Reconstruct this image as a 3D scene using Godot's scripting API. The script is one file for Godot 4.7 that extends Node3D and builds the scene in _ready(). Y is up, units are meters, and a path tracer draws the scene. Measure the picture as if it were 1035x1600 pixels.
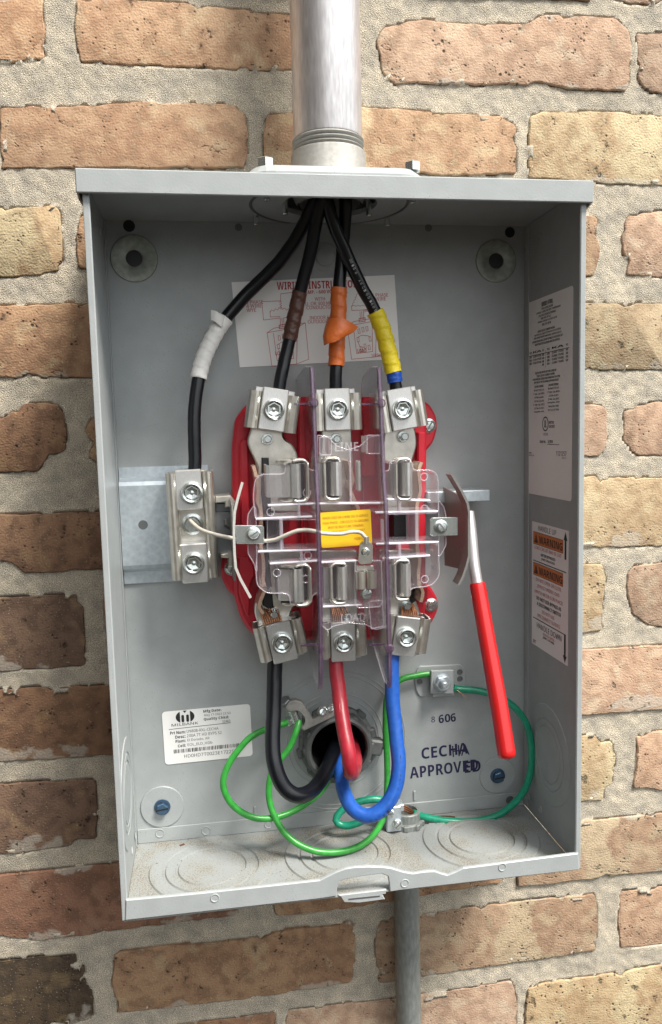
extends Node3D
# An opened electric meter socket on a brick wall, seen close up. Metres; the wall faces +z, the enclosure's back panel is z = 0.

const WIDTH := 0.33
const HALF_H := 0.2437
const DEPTH := 0.1035

var m := {}
var used := {}


func _ready() -> void:
	var cam := Camera3D.new()
	cam.name = "camera"
	cam.fov = 65.305
	cam.near = 0.02
	cam.far = 60.0
	cam.position = Vector3(-0.0967, 0.0864, 0.6314)
	cam.basis = Basis.from_euler(Vector3(-0.1053, -0.1531, -0.0244))
	add_child(cam)
	cam.current = true

	var env := Environment.new()
	var sky_mat := ProceduralSkyMaterial.new()
	sky_mat.sky_top_color = Color(0.975, 0.985, 0.99)
	sky_mat.sky_horizon_color = Color(0.72, 0.73, 0.73)
	sky_mat.sky_curve = 0.2
	sky_mat.ground_horizon_color = Color(0.36, 0.35, 0.33)
	sky_mat.ground_bottom_color = Color(0.25, 0.24, 0.22)
	sky_mat.ground_curve = 0.1
	sky_mat.sky_energy_multiplier = 1.0
	var sky := Sky.new()
	sky.sky_material = sky_mat
	env.background_mode = Environment.BG_SKY
	env.sky = sky
	env.background_energy_multiplier = 1.0
	env.tonemap_mode = Environment.TONE_MAPPER_LINEAR
	env.tonemap_exposure = 2.2
	env.sdfgi_enabled = true
	env.ssao_enabled = true
	env.ssil_enabled = true
	var around := WorldEnvironment.new()
	around.name = "daylight"
	around.environment = env
	add_child(around)

	var sun := DirectionalLight3D.new()
	sun.name = "sun"
	sun.light_energy = 0.95
	sun.light_color = Color(1.0, 0.975, 0.94)
	sun.light_angular_distance = 18.0
	sun.shadow_enabled = true
	add_child(sun)
	sun.look_at_from_position(Vector3(1.1, 2.5, 1.3), Vector3.ZERO)

	make_materials()
	build_wall()
	build_added_fence()
	build_enclosure()
	build_conduits()
	build_stickers()
	build_mounting()
	build_block()
	build_lugs()
	build_jaws()
	build_shield()
	build_bypass()
	build_neutral()
	build_cables()
	build_grounding()
	build_debris()


# ---------------------------------------------------------------- naming

func numbered(called: String) -> String:
	used[called] = int(used.get(called, -1)) + 1
	return called if used[called] == 0 else "%s_%03d" % [called, used[called]]


func tag(o: Node3D, label: String, category := "", group := "", kind := "") -> void:
	o.set_meta("label", label)
	if category:
		o.set_meta("category", category)
	if group:
		o.set_meta("group", group)
	if kind:
		o.set_meta("kind", kind)


func thing(called: String, label: String, category: String, at := Vector3.ZERO, group := "") -> Node3D:
	var o := Node3D.new()
	o.name = numbered(called)
	o.position = at
	add_child(o)
	tag(o, label, category, group)
	return o


# Commits a shape drawn in the scene's axes as one mesh; under a parent it is moved back by where the parent stands.
func mk(called: String, shape, mat: Material, parent: Node3D = null, local := false) -> MeshInstance3D:
	var o := MeshInstance3D.new()
	if shape is SurfaceTool:
		shape.generate_normals()
		o.mesh = shape.commit()
	else:
		o.mesh = shape
	o.material_override = mat
	if parent == null:
		o.name = numbered(called)
		add_child(o)
	else:
		o.name = called
		parent.add_child(o, true)
		if not local:
			var up: Node3D = parent
			var off := Vector3.ZERO
			while up != self:
				off += up.position
				up = up.get_parent()
			o.position = -off
	return o


# ---------------------------------------------------------------- shapes

func begin() -> SurfaceTool:
	var st := SurfaceTool.new()
	st.begin(Mesh.PRIMITIVE_TRIANGLES)
	return st


func tri(st: SurfaceTool, a: Vector3, b: Vector3, c: Vector3, out: Vector3) -> void:
	if (b - a).cross(c - a).dot(out) > 0.0:
		st.add_vertex(a); st.add_vertex(c); st.add_vertex(b)
	else:
		st.add_vertex(a); st.add_vertex(b); st.add_vertex(c)


func quad(st: SurfaceTool, a: Vector3, b: Vector3, c: Vector3, d: Vector3, out: Vector3) -> void:
	tri(st, a, b, c, out)
	tri(st, a, c, d, out)


# A box with chamfered edges.
func bx(st: SurfaceTool, c: Vector3, s: Vector3, bev := 0.0005, basis := Basis()) -> void:
	st.set_smooth_group(-1)
	var h := s * 0.5
	var b := minf(bev, minf(h.x, minf(h.y, h.z)) * 0.6)
	var v := func(k: int, sx: float, sy: float, sz: float) -> Vector3:
		var p := Vector3(sx * (h.x - b), sy * (h.y - b), sz * (h.z - b))
		p[k] = [sx, sy, sz][k] * h[k]
		return c + basis * p
	for k in 3:
		var i := (k + 1) % 3
		var j := (k + 2) % 3
		for s0 in [-1.0, 1.0]:
			var q := []
			for t in [[-1.0, -1.0], [1.0, -1.0], [1.0, 1.0], [-1.0, 1.0]]:
				var e := [0.0, 0.0, 0.0]
				e[k] = s0; e[i] = t[0]; e[j] = t[1]
				q.append(v.call(k, e[0], e[1], e[2]))
			var n := Vector3.ZERO
			n[k] = s0
			quad(st, q[0], q[1], q[2], q[3], basis * n)
		for si in [-1.0, 1.0]:
			for sj in [-1.0, 1.0]:
				var e0 := [0.0, 0.0, 0.0]
				e0[k] = -1.0; e0[i] = si; e0[j] = sj
				var e1 := e0.duplicate()
				e1[k] = 1.0
				var n2 := Vector3.ZERO
				n2[i] = si; n2[j] = sj
				quad(st, v.call(i, e0[0], e0[1], e0[2]), v.call(i, e1[0], e1[1], e1[2]), v.call(j, e1[0], e1[1], e1[2]), v.call(j, e0[0], e0[1], e0[2]), basis * n2)
	for sx in [-1.0, 1.0]:
		for sy in [-1.0, 1.0]:
			for sz in [-1.0, 1.0]:
				tri(st, v.call(0, sx, sy, sz), v.call(1, sx, sy, sz), v.call(2, sx, sy, sz), basis * Vector3(sx, sy, sz))


func box_between(st: SurfaceTool, a: Vector3, b: Vector3, bev := 0.0004) -> void:
	bx(st, (a + b) * 0.5, (b - a).abs(), bev)


func frame_on(axis: Vector3) -> Basis:
	var z := axis.normalized()
	var x := (Vector3.UP if absf(z.y) < 0.9 else Vector3.RIGHT).cross(z).normalized()
	return Basis(x, z.cross(x), z)


# Turns a profile of (radius, height) about an axis. Sharp corners of the profile stay sharp.
func lathe(st: SurfaceTool, at: Vector3, axis: Vector3, prof: PackedVector2Array, seg := 32) -> void:
	var f := frame_on(axis)
	var group := 1
	for k in prof.size() - 1:
		var p := prof[k]
		var q := prof[k + 1]
		if k > 0 and absf((p - prof[k - 1]).angle_to(q - p)) > 0.6:
			group += 1
		st.set_smooth_group(group)
		var pn := Vector2(q.y - p.y, p.x - q.x)  # outward for a profile that runs from bottom to top on the outside
		for i in seg:
			var a0 := TAU * i / seg
			var a1 := TAU * (i + 1) / seg
			var d0 := f.x * cos(a0) + f.y * sin(a0)
			var d1 := f.x * cos(a1) + f.y * sin(a1)
			var n := (d0 + d1) * 0.5 * pn.x + f.z * pn.y
			var a := at + d0 * p.x + f.z * p.y
			var b := at + d1 * p.x + f.z * p.y
			var c := at + d1 * q.x + f.z * q.y
			var d := at + d0 * q.x + f.z * q.y
			if p.x < 1e-6:
				tri(st, a, c, d, n)
			elif q.x < 1e-6:
				tri(st, a, b, c, n)
			else:
				quad(st, a, b, c, d, n)


func cyl(st: SurfaceTool, a: Vector3, b: Vector3, r: float, bev := 0.0003, seg := 20) -> void:
	var h := a.distance_to(b)
	lathe(st, a, b - a, PackedVector2Array([Vector2(0, 0), Vector2(r - bev, 0), Vector2(r, bev), Vector2(r, h - bev), Vector2(r - bev, h), Vector2(0, h)]), seg)


func smooth_path(pts: PackedVector3Array, step := 0.004) -> PackedVector3Array:
	var out := PackedVector3Array()
	for i in pts.size() - 1:
		var p0 := pts[maxi(i - 1, 0)]
		var p3 := pts[mini(i + 2, pts.size() - 1)]
		var n := maxi(2, int(pts[i].distance_to(pts[i + 1]) / step))
		for k in n:
			out.append(pts[i].cubic_interpolate(pts[i + 1], p0, p3, float(k) / n))
	out.append(pts[-1])
	return out


# A round bar along a path; radius may change along it through the callable (0..1 along the path, angle).
func tube(st: SurfaceTool, path: PackedVector3Array, r: float, sides := 14, caps := true, shape = null) -> void:
	var rings := []
	var t := (path[1] - path[0]).normalized()
	var x := frame_on(t).x
	for i in path.size():
		var d := (path[mini(i + 1, path.size() - 1)] - path[maxi(i - 1, 0)]).normalized()
		x = (x - d * x.dot(d)).normalized()
		var y := d.cross(x)
		var ring := []
		for k in sides:
			var a := TAU * k / sides
			var rr: float = r * (shape.call(float(i) / (path.size() - 1), a) if shape != null else 1.0)
			ring.append(path[i] + (x * cos(a) + y * sin(a)) * rr)
		rings.append(ring)
	st.set_smooth_group(1)
	for i in path.size() - 1:
		for k in sides:
			var k1 := (k + 1) % sides
			quad(st, rings[i][k], rings[i][k1], rings[i + 1][k1], rings[i + 1][k], rings[i][k] + rings[i][k1] - 2.0 * path[i])
	if caps:
		st.set_smooth_group(-1)
		for e in [0, path.size() - 1]:
			var out: Vector3 = path[0] - path[1] if e == 0 else path[-1] - path[-2]
			for k in sides:
				tri(st, path[e], rings[e][k], rings[e][(k + 1) % sides], out)


func inset(poly: PackedVector2Array, d: float) -> PackedVector2Array:
	var out := PackedVector2Array()
	var area := 0.0
	var n := poly.size()
	for i in n:
		area += poly[i].cross(poly[(i + 1) % n])
	var s := signf(area)
	for i in n:
		var e0 := (poly[i] - poly[(i + n - 1) % n]).normalized()
		var e1 := (poly[(i + 1) % n] - poly[i]).normalized()
		var n0 := Vector2(-e0.y, e0.x) * s
		var n1 := Vector2(-e1.y, e1.x) * s
		var b := (n0 + n1)
		b = n0 if b.length() < 0.01 else b.normalized()
		out.append(poly[i] + b * d / maxf(0.4, b.dot(n0)))
	return out


# An outline given thickness between two heights, its front edge chamfered; xf turns its (x, y, height) into the scene's axes.
func prism(st: SurfaceTool, poly: PackedVector2Array, z0: float, z1: float, bev := 0.0004, xf := Transform3D()) -> void:
	var top := inset(poly, bev) if bev > 0.0 else poly
	var s := signf(z1 - z0)
	var zb := z1 - bev * s
	st.set_smooth_group(-1)
	var n := poly.size()
	var idx := Geometry2D.triangulate_polygon(poly)
	for i in range(0, idx.size(), 3):
		var p := []
		var q := []
		for k in 3:
			p.append(xf * Vector3(top[idx[i + k]].x, top[idx[i + k]].y, z1))
			q.append(xf * Vector3(poly[idx[i + k]].x, poly[idx[i + k]].y, z0))
		tri(st, p[0], p[1], p[2], xf.basis * Vector3(0, 0, s))
		tri(st, q[0], q[1], q[2], xf.basis * Vector3(0, 0, -s))
	var area := 0.0
	for i in n:
		area += poly[i].cross(poly[(i + 1) % n])
	for i in n:
		var j := (i + 1) % n
		var e := poly[j] - poly[i]
		var o2 := Vector2(e.y, -e.x) * signf(area)
		var out := xf.basis * Vector3(o2.x, o2.y, 0)
		var a := xf * Vector3(poly[i].x, poly[i].y, z0)
		var b := xf * Vector3(poly[j].x, poly[j].y, z0)
		var c := xf * Vector3(poly[j].x, poly[j].y, zb)
		var d := xf * Vector3(poly[i].x, poly[i].y, zb)
		quad(st, a, b, c, d, out)
		if bev > 0.0:
			quad(st, d, c, xf * Vector3(top[j].x, top[j].y, z1), xf * Vector3(top[i].x, top[i].y, z1), out.normalized() + xf.basis * Vector3(0, 0, s))


func rounded(w: float, h: float, r: float, seg := 5, c := Vector2.ZERO) -> PackedVector2Array:
	var out := PackedVector2Array()
	for q in 4:
		var cc := Vector2([1, -1, -1, 1][q] * (w * 0.5 - r), [1, 1, -1, -1][q] * (h * 0.5 - r)) + c
		for i in seg + 1:
			var a := PI * 0.5 * (q + float(i) / seg)
			out.append(cc + Vector2(cos(a), sin(a)) * r)
	return out


func round_corners(poly: PackedVector2Array, r: float, seg := 3) -> PackedVector2Array:
	var out := PackedVector2Array()
	var n := poly.size()
	for i in n:
		var p := poly[i]
		var a := poly[(i + n - 1) % n]
		var b := poly[(i + 1) % n]
		var ra := minf(r, p.distance_to(a) * 0.45)
		var rb := minf(r, p.distance_to(b) * 0.45)
		var s := p + (a - p).normalized() * ra
		var e := p + (b - p).normalized() * rb
		for k in seg + 1:
			var t := float(k) / seg
			out.append(s.lerp(p, t).lerp(p.lerp(e, t), t))
	return out


func outline3(poly: PackedVector2Array, z: float, xf := Transform3D()) -> PackedVector3Array:
	var out := PackedVector3Array()
	for p in poly:
		out.append(xf * Vector3(p.x, p.y, z))
	out.append(out[0])
	return out


# A sheet between two heights with one round hole.
func plate_with_hole(st: SurfaceTool, rect: Rect2, c: Vector2, r: float, z0: float, z1: float, xf := Transform3D()) -> void:
	var angles := []
	for i in 48:
		angles.append(TAU * i / 48)
	for corner in [rect.position, rect.end, Vector2(rect.position.x, rect.end.y), Vector2(rect.end.x, rect.position.y)]:
		angles.append(fposmod((corner - c).angle(), TAU))
	angles.sort()
	var inner := []
	var outer := []
	for a in angles:
		var d := Vector2(cos(a), sin(a))
		var t := 1e9
		if absf(d.x) > 1e-9:
			t = minf(t, ((rect.end.x if d.x > 0 else rect.position.x) - c.x) / d.x)
		if absf(d.y) > 1e-9:
			t = minf(t, ((rect.end.y if d.y > 0 else rect.position.y) - c.y) / d.y)
		inner.append(c + d * r)
		outer.append(c + d * t)
	st.set_smooth_group(-1)
	var n: int = angles.size()
	for i in n:
		var j := (i + 1) % n
		var v := func(p: Vector2, z: float) -> Vector3: return xf * Vector3(p.x, p.y, z)
		quad(st, v.call(inner[i], z1), v.call(inner[j], z1), v.call(outer[j], z1), v.call(outer[i], z1), xf.basis * Vector3(0, 0, z1 - z0))
		quad(st, v.call(inner[i], z0), v.call(inner[j], z0), v.call(outer[j], z0), v.call(outer[i], z0), xf.basis * Vector3(0, 0, z0 - z1))
		var din: Vector2 = c - inner[i]
		quad(st, v.call(inner[i], z0), v.call(inner[j], z0), v.call(inner[j], z1), v.call(inner[i], z1), xf.basis * Vector3(din.x, din.y, 0))
		quad(st, v.call(outer[i], z0), v.call(outer[j], z0), v.call(outer[j], z1), v.call(outer[i], z1), xf.basis * Vector3(-din.x, -din.y, 0))


# Flat print: one line of lettering fitted into w by h, centred on (x, y) of the frame xf, a hair above its plane.
func letters(parent: Node3D, words: String, xf: Transform3D, c: Vector2, w: float, h: float, mat: Material, bold := false, thick := 0.00008, slant := 0.0, called := "lettering") -> MeshInstance3D:
	var t := TextMesh.new()
	t.text = words
	var f := SystemFont.new()
	f.font_names = PackedStringArray(["Droid Sans"])
	f.font_weight = 700 if bold else 400
	t.font = f
	t.font_size = 32
	t.pixel_size = 0.01
	t.depth = 0.0
	t.curve_step = 3.0
	var box := t.get_aabb()
	var o := MeshInstance3D.new()
	o.name = called
	o.mesh = t
	o.material_override = mat
	var s := Vector3(w / maxf(box.size.x, 0.001), h / maxf(box.size.y, 0.001), 1.0)
	var mid := box.get_center()
	var turn := Basis(Vector3(0, 0, 1), slant)
	o.transform = xf * Transform3D(turn * Basis.from_scale(s), Vector3(c.x, c.y, thick) - turn * (mid * s))
	parent.add_child(o, true)
	return o


# ---------------------------------------------------------------- materials

func noise_tex(freq: float, seed_: int, size := 512, octaves := 3, kind := FastNoiseLite.TYPE_SIMPLEX_SMOOTH, lo := Color.BLACK, hi := Color.WHITE) -> NoiseTexture2D:
	var n := FastNoiseLite.new()
	n.noise_type = kind
	n.seed = seed_
	n.frequency = freq
	n.fractal_octaves = octaves
	var t := NoiseTexture2D.new()
	t.width = size
	t.height = size
	t.seamless = true
	t.noise = n
	var g := Gradient.new()
	g.set_color(0, lo)
	g.set_color(1, hi)
	t.color_ramp = g
	return t


func lin(r: float, g: float, b: float, a := 1.0) -> Color:
	var c := Color(r, g, b).linear_to_srgb()
	c.a = a
	return c


func mat(called: String, c: Color, rough: float, metal := 0.0) -> StandardMaterial3D:
	var o := StandardMaterial3D.new()
	o.resource_name = called
	o.albedo_color = c
	o.roughness = rough
	o.metallic = metal
	m[called] = o
	return o


func grain(o: StandardMaterial3D, tex: Texture2D, scale: Vector3) -> void:
	o.uv1_triplanar = true
	o.uv1_scale = scale
	o.albedo_texture = tex


func relief(o: StandardMaterial3D, tex: Texture2D, amount: float) -> void:
	o.heightmap_enabled = true
	o.heightmap_texture = tex
	o.heightmap_scale = amount


func make_materials() -> void:
	var peel := noise_tex(0.16, 4, 512, 2)
	var mottled := noise_tex(0.012, 9, 512, 5, FastNoiseLite.TYPE_SIMPLEX_SMOOTH, Color(0.86, 0.86, 0.86), Color(1, 1, 1))
	var spangle := noise_tex(0.02, 11, 512, 2, FastNoiseLite.TYPE_CELLULAR, Color(0.88, 0.885, 0.89), Color(1, 1, 1))
	var fine := noise_tex(0.18, 21, 512, 2)
	var smudge := noise_tex(0.02, 31, 512, 5, FastNoiseLite.TYPE_SIMPLEX_SMOOTH, Color(0.25, 0.25, 0.25), Color(0.7, 0.7, 0.7))
	var scuffs := noise_tex(0.018, 27, 512, 5, FastNoiseLite.TYPE_SIMPLEX_SMOOTH, Color(0.78, 0.78, 0.78), Color(1, 1, 1))
	var drawn := noise_tex(0.06, 17, 512, 3, FastNoiseLite.TYPE_SIMPLEX_SMOOTH, Color(0.82, 0.82, 0.82), Color(1, 1, 1))

	var o := mat("paint", lin(0.375, 0.404, 0.410), 0.40)
	grain(o, worn_paint(), Vector3(6, 6, 6))
	relief(o, peel, 0.005)
	o = mat("galvanised", lin(0.66, 0.73, 0.78), 0.42, 0.7)
	grain(o, spangle, Vector3(22, 22, 22))
	o = mat("conduit_metal", lin(0.86, 0.855, 0.86), 0.42, 0.75)
	grain(o, noise_tex(0.02, 41, 512, 4, FastNoiseLite.TYPE_SIMPLEX_SMOOTH, Color(0.80, 0.79, 0.80), Color(1, 1, 1)), Vector3(40, 5, 40))
	o = mat("cast_metal", lin(0.42, 0.415, 0.39), 0.55, 0.5)
	grain(o, mottled, Vector3(40, 40, 40))
	relief(o, fine, 0.02)
	o = mat("aluminium", lin(0.86, 0.86, 0.85), 0.34, 0.85)
	grain(o, drawn, Vector3(140, 6, 140))
	relief(o, drawn, 0.006)
	o = mat("tinned", lin(0.83, 0.80, 0.73), 0.3, 0.9)
	grain(o, mottled, Vector3(14, 14, 14))
	o = mat("polished_steel", lin(0.74, 0.73, 0.71), 0.22, 1.0)
	grain(o, drawn, Vector3(6, 90, 6))
	o = mat("zinc", lin(0.82, 0.88, 0.87), 0.22, 0.92)
	grain(o, mottled, Vector3(120, 120, 120))
	o = mat("dull_steel", lin(0.26, 0.26, 0.25), 0.38, 0.25)
	grain(o, drawn, Vector3(6, 60, 6))
	o = mat("bright_strip", lin(0.74, 0.73, 0.69), 0.42, 0.3)
	grain(o, drawn, Vector3(6, 60, 6))
	o = mat("bushing_grey", lin(0.155, 0.165, 0.165), 0.5, 0.35)
	grain(o, mottled, Vector3(30, 30, 30))
	relief(o, fine, 0.015)
	mat("dark_zinc", lin(0.20, 0.21, 0.22), 0.4, 0.7)
	mat("blue_zinc", lin(0.07, 0.13, 0.21), 0.35, 0.6)
	o = mat("copper", lin(0.62, 0.30, 0.17), 0.34, 0.95)
	grain(o, mottled, Vector3(90, 90, 90))
	o = mat("pale_copper", lin(0.80, 0.55, 0.42), 0.4, 0.85)
	grain(o, mottled, Vector3(90, 90, 90))
	o = mat("red_plastic", lin(0.56, 0.018, 0.036), 0.36)
	relief(o, fine, 0.004)
	o.uv1_triplanar = true
	o.uv1_scale = Vector3(60, 60, 60)
	o = mat("red_grip", lin(0.52, 0.012, 0.014), 0.26)
	o.clearcoat_enabled = true
	o.clearcoat = 0.5
	o.clearcoat_roughness = 0.15
	mat("black_plastic", lin(0.012, 0.012, 0.014), 0.45)
	for c in [["black_cable", 0.004, 0.0055, 0.009], ["blue_cable", 0.022, 0.12, 0.52], ["red_cable", 0.42, 0.022, 0.040], ["green_wire", 0.045, 0.38, 0.055], ["teal_wire", 0.012, 0.34, 0.20], ["white_wire", 0.66, 0.62, 0.55]]:
		o = mat(c[0], lin(c[1], c[2], c[3]), 0.30)
		grain(o, scuffs, Vector3(16, 16, 16))
		relief(o, mottled, 0.012)
	for c in [["white_tape", 0.84, 0.83, 0.80], ["brown_tape", 0.085, 0.035, 0.025], ["orange_tape", 0.62, 0.14, 0.025], ["yellow_tape", 0.78, 0.62, 0.02], ["blue_tape", 0.01, 0.07, 0.38]]:
		o = mat(c[0], lin(c[1], c[2], c[3]), 0.4)
		relief(o, noise_tex(0.02, 61, 256, 4), 0.05)
		o.uv1_triplanar = true
		o.uv1_scale = Vector3(25, 25, 25)
	o = mat("clear_plastic", Color(0.70, 0.66, 0.71, 0.06), 0.05)
	o.transparency = BaseMaterial3D.TRANSPARENCY_ALPHA
	o = mat("smoky_plastic", Color(0.42, 0.39, 0.42, 0.15), 0.06)
	o.transparency = BaseMaterial3D.TRANSPARENCY_ALPHA
	o = mat("frosted_edge", Color(0.90, 0.87, 0.92, 0.24), 0.08)
	o.transparency = BaseMaterial3D.TRANSPARENCY_ALPHA
	o = mat("purple_edge", Color(0.34, 0.24, 0.35, 0.5), 0.12)
	o.transparency = BaseMaterial3D.TRANSPARENCY_ALPHA
	o = mat("raised_clear", Color(0.92, 0.9, 0.94, 0.26), 0.1)
	o.transparency = BaseMaterial3D.TRANSPARENCY_ALPHA
	o = mat("painted_shelf_glint", Color(0.95, 0.94, 0.98, 0.5), 0.1)  # whitish tint paints a bright highlight along the shelf fronts
	o.transparency = BaseMaterial3D.TRANSPARENCY_ALPHA
	mat("label_white", lin(0.86, 0.86, 0.85), 0.45)
	mat("label_yellow", lin(0.85, 0.52, 0.015), 0.42)
	mat("label_orange", lin(0.62, 0.18, 0.03), 0.45)
	mat("ink_red", lin(0.50, 0.045, 0.065), 0.6)
	mat("ink_black", lin(0.02, 0.02, 0.022), 0.6)
	mat("ink_grey", lin(0.10, 0.10, 0.105), 0.6)
	mat("ink_brown", lin(0.34, 0.13, 0.02), 0.6)
	mat("ink_stamp", lin(0.012, 0.010, 0.055), 0.55)
	mat("ink_cable", lin(0.45, 0.45, 0.45), 0.6)
	mat("grit", lin(0.20, 0.155, 0.105), 0.95)
	mat("leaf_scrap", lin(0.10, 0.045, 0.02), 0.9)
	o = mat("pipe_grey", lin(0.33, 0.355, 0.35), 0.5, 0.3)
	grain(o, noise_tex(0.02, 44, 512, 5, FastNoiseLite.TYPE_SIMPLEX_SMOOTH, Color(0.78, 0.78, 0.76), Color(1, 1, 1)), Vector3(30, 8, 30))
	o = mat("washer_metal", lin(0.40, 0.42, 0.39), 0.48, 0.6)
	grain(o, noise_tex(0.014, 52, 512, 5, FastNoiseLite.TYPE_SIMPLEX_SMOOTH, Color(0.78, 0.79, 0.74), Color(1, 1, 1)), Vector3(20, 20, 20))
	dusty()


# Grey paint with faint scuffs, a few pale scratches and small dark specks of dirt.
func worn_paint() -> ImageTexture:
	var side := 1024
	var broad := FastNoiseLite.new()
	broad.seed = 3; broad.frequency = 0.006; broad.fractal_octaves = 5
	var dots := FastNoiseLite.new()
	dots.seed = 33; dots.frequency = 0.035; dots.noise_type = FastNoiseLite.TYPE_CELLULAR
	dots.cellular_return_type = FastNoiseLite.RETURN_DISTANCE; dots.fractal_type = FastNoiseLite.FRACTAL_NONE
	var a := broad.get_seamless_image(side, side).get_data()
	var b := dots.get_seamless_image(side, side).get_data()
	var im := PackedByteArray()
	im.resize(side * side)
	for i in side * side:
		var v := 238.0 + 17.0 * a[i] / 255.0
		if b[i] < 9 and a[i] > 150:
			v *= 0.55
		im[i] = int(v)
	var rng := RandomNumberGenerator.new()
	rng.seed = 44
	for k in 40:
		var p := Vector2(rng.randf() * side, rng.randf() * side)
		var d := Vector2.from_angle(rng.randf() * TAU)
		var tone := rng.randf_range(205.0, 255.0)
		for s in rng.randi_range(8, 70):
			p += d
			d = d.rotated(rng.randf_range(-0.03, 0.03))
			im[posmod(int(p.y), side) * side + posmod(int(p.x), side)] = int(tone)
	return ImageTexture.create_from_image(Image.create_from_data(side, side, false, Image.FORMAT_L8, im))


# The dusty floor of the enclosure: grey paint with sand-coloured grit caught on it in patches.
func dusty() -> void:
	var side := 768
	var patch := FastNoiseLite.new()
	patch.seed = 71; patch.frequency = 0.006; patch.fractal_octaves = 5
	var speck := FastNoiseLite.new()
	speck.seed = 72; speck.frequency = 0.16; speck.fractal_octaves = 2
	var a := patch.get_seamless_image(side, side).get_data()
	var b := speck.get_seamless_image(side, side).get_data()
	var rgb := PackedByteArray()
	rgb.resize(side * side * 3)
	for i in side * side:
		var d := clampf((a[i] / 255.0 - 0.34) * 1.8, 0.0, 1.0)
		var s := clampf((b[i] / 255.0 + d * 0.25 - 0.62) * 5.0, 0.0, 1.0)
		var k := clampf(d * 0.5 + s * 0.4, 0.0, 1.0)
		rgb[i * 3] = int(lerpf(143, 146 - 34 * s, k))
		rgb[i * 3 + 1] = int(lerpf(148, 140 - 36 * s, k))
		rgb[i * 3 + 2] = int(lerpf(148, 128 - 38 * s, k))
	var o := mat("dusty_paint", Color.WHITE, 0.85)
	grain(o, ImageTexture.create_from_image(Image.create_from_data(side, side, false, Image.FORMAT_RGB8, rgb)), Vector3(5, 5, 5))
	relief(o, ImageTexture.create_from_image(Image.create_from_data(side, side, false, Image.FORMAT_L8, b)), 0.02)


# ---------------------------------------------------------------- brick wall

const FRAME_LEFT := -0.315
const FRAME_RIGHT := 0.335
const FRAME_LOW := -0.51
const FRAME_TOP := 0.46
const CELL_W := 400
const CELL_H := 128
const COLUMNS := 5
const PER_METRE := 1780.0

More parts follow.
